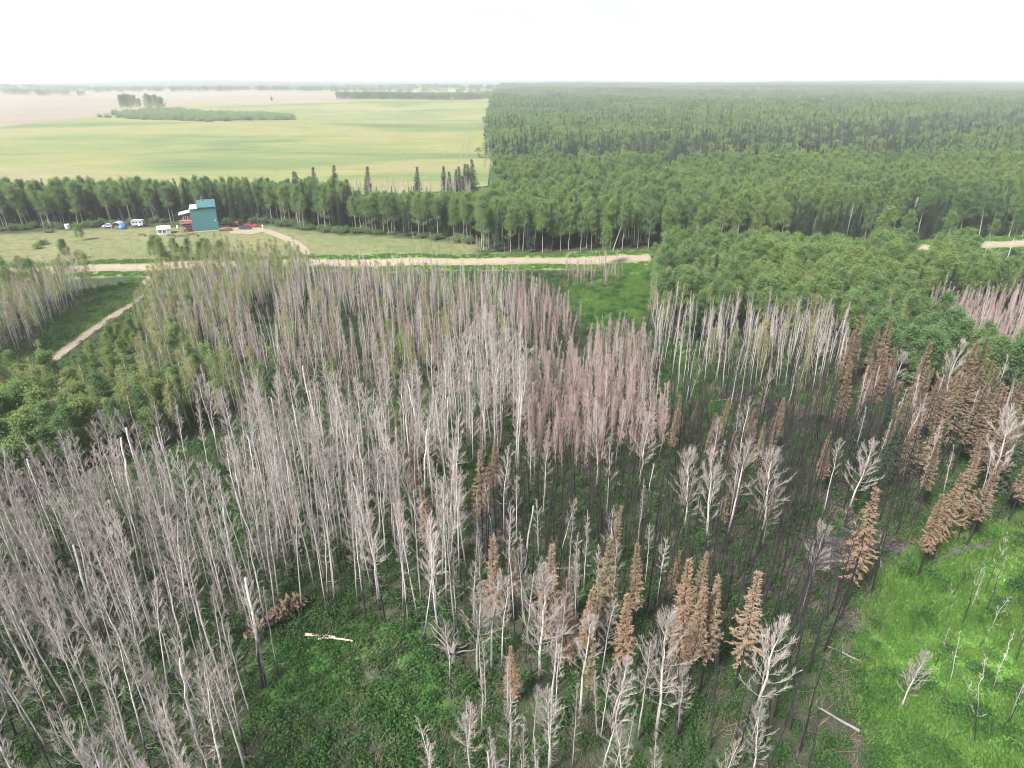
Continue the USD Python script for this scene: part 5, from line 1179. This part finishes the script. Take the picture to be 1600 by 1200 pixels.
# ------------------------------------------------------------------ fallen wood and stones on the burn
def log_mesh(rs, L, r, bend=.15, sides=8):
    n = 7; x = np.linspace(-L / 2, L / 2, n)
    P = np.stack([x, np.cumsum(rs.normal(0, bend * .2, n)), r * .8 + np.abs(rs.normal(0, .03, n))], 1)
    V, F = tube(P, np.linspace(r, r * .55, n), sides)
    caps = [[0, k + 1, k] for k in range(1, sides - 1)] + [[(n - 1) * sides, (n - 1) * sides + k, (n - 1) * sides + k + 1] for k in range(1, sides - 1)]
    return V, np.concatenate([F, np.array(caps)])
for k, (px, py, L, r, a, lab) in enumerate([(500, 995, 3.0, .16, -.10, 'longer pale split log lying in the undergrowth clearing'), (527, 997, 3.3, .13, -.16, 'thin pale pole lying end to end with the split log'), (509, 998.5, 1.9, .12, .08, 'short pale split log tucked against the longer one')]):
    rs = np.random.RandomState(80 + k); t = Thing('split_log', lab, 'log', at(px, py, .3), a)
    t.part('log', (lambda m: (m[0] + np.array([0, 0, .25]), m[1]))(log_mesh(rs, L, r)), 'split_wood')
    t.part('stub', prisms([[L * .2, 0, .35]], [[L * .3, .3, .8]], .04, .02, 5), 'grey_log')
tx, ty = at(706, 1030)
rs = np.random.RandomState(90); t = Thing('uprooted_stump', 'tangled uprooted stump with pale roots at front centre', 'stump', (tx, ty))
t.part('trunk', tube(np.array([[0, 0, 0], [.1, 0, .7], [.25, .1, 1.5], [.3, .1, 2.3]]), [.34, .26, .22, .12], 9), 'grey_log')
for k in range(16):
    a = rs.uniform(0, 6.28); q = np.array([[0, 0, .2 + rs.uniform(0, 1)]]); pts = [q[0]]
    dd = np.array([math.cos(a), math.sin(a), rs.uniform(.1, 1.2)])
    for m in range(5): pts.append(pts[-1] + dd * .5 + rs.normal(0, .12, 3)); dd[2] -= .12
    t.part('root', tube(np.array(pts), np.linspace(.09, .02, 6), 5), 'grey_log' if k % 2 else 'charred_wood')
fx, fy = at(452, 960)
T, B, N = conifer(555, 9, 1.2, .12, 36, 7, 34, start=.25, gaps=.3)
Rm = trimesh.transformations.euler_matrix(0, math.radians(83), math.radians(238))[:3, :3]
t = Thing('fallen_spruce', 'toppled rusty spruce lying beside the undergrowth clearing', 'fallen tree', (fx + 2.0, fy + 3.2))
for nm, (v, f), mt in (('trunk', T, 'char_bark'), ('branches', B, 'char_twig'), ('crown', N, 'scorched_needle')): t.part(nm, (v @ Rm.T + np.array([0, 0, .7]), f), mt)
rs = np.random.RandomState(95)
spots = scatter(Polygon([(-60, 34), (62, 34), (88, 100), (60, 150), (-60, 150), (-75, 80)]), 7.5, rs); spots = spots[~inside(shapely.union_all([meadow, glade, track_zone, lane]), spots)]
rs.shuffle(spots)
for k, (x, y) in enumerate(spots[:80]):
    where = place_phrase(x, y)
    look = ['charred black log lying', 'grey weathered log lying', 'charred pole leaning low', 'grey dead pole lying'][k % 4]
    t = Thing('fallen_log', look + ' ' + where, 'log', (x, y), rs.uniform(0, 3.14), group=look + ' ' + where)
    L = rs.uniform(3, 8); m = log_mesh(rs, L, rs.uniform(.07, .14))
    mt = 'charred_wood' if k % 2 == 0 else 'grey_log'
    t.part('log', (m[0] + np.array([0, 0, .15]), m[1]), mt)
    for q in rs.uniform(-.4, .4, 3) * L: t.part('branch', prisms([[q, 0, .22]], [[q + rs.uniform(.1, .5), rs.normal(0, .5), rs.uniform(.5, 1.1)]], .025, .01, 4), mt)
for k, (px, py, s_) in enumerate([(1480, 870, .5), (1494, 862, .7), (1512, 857, .55), (1530, 856, .6), (1545, 852, .5), (1460, 878, .45), (1150, 612, .5), (1172, 622, .6), (1136, 606, .45)]):
    lab = ['ash grey boulder at the left end of the meadow rim row', 'dark-sided boulder second along the meadow rim', 'middle boulder of the row on the meadow rim', 'boulder right of the middle of the meadow rim row', 'last boulder at the right of the meadow rim row', 'small stone beside the meadow whips at the rim',
           'grey stone in the ash strip by the lane, middle one', 'grey stone in the ash strip by the lane, right one', 'grey stone in the ash strip by the lane, left one'][k]
    t = Thing('boulder', lab, 'rock', at(px, py), group='ash covered stones'); m = mound(60 + k, s_, s_ * .8, s_ * .6, .1); t.part('stone', m, 'ash_stone' if k % 2 else 'charred_wood', smooth=True)
# ------------------------------------------------------------------ haze
hz = trimesh.creation.box((17000, 12000, 125)); hz.apply_translation((0, 5600, 62.5 - 14))
mat('haze', {'v': ('principled_volume', {'color': (0.93, 0.965, 1.0), 'density': HAZE, 'anisotropy': 0.2})}, [], surface=None, volume='v.volume')
struct('haze', hz, 'haze', kind='stuff')
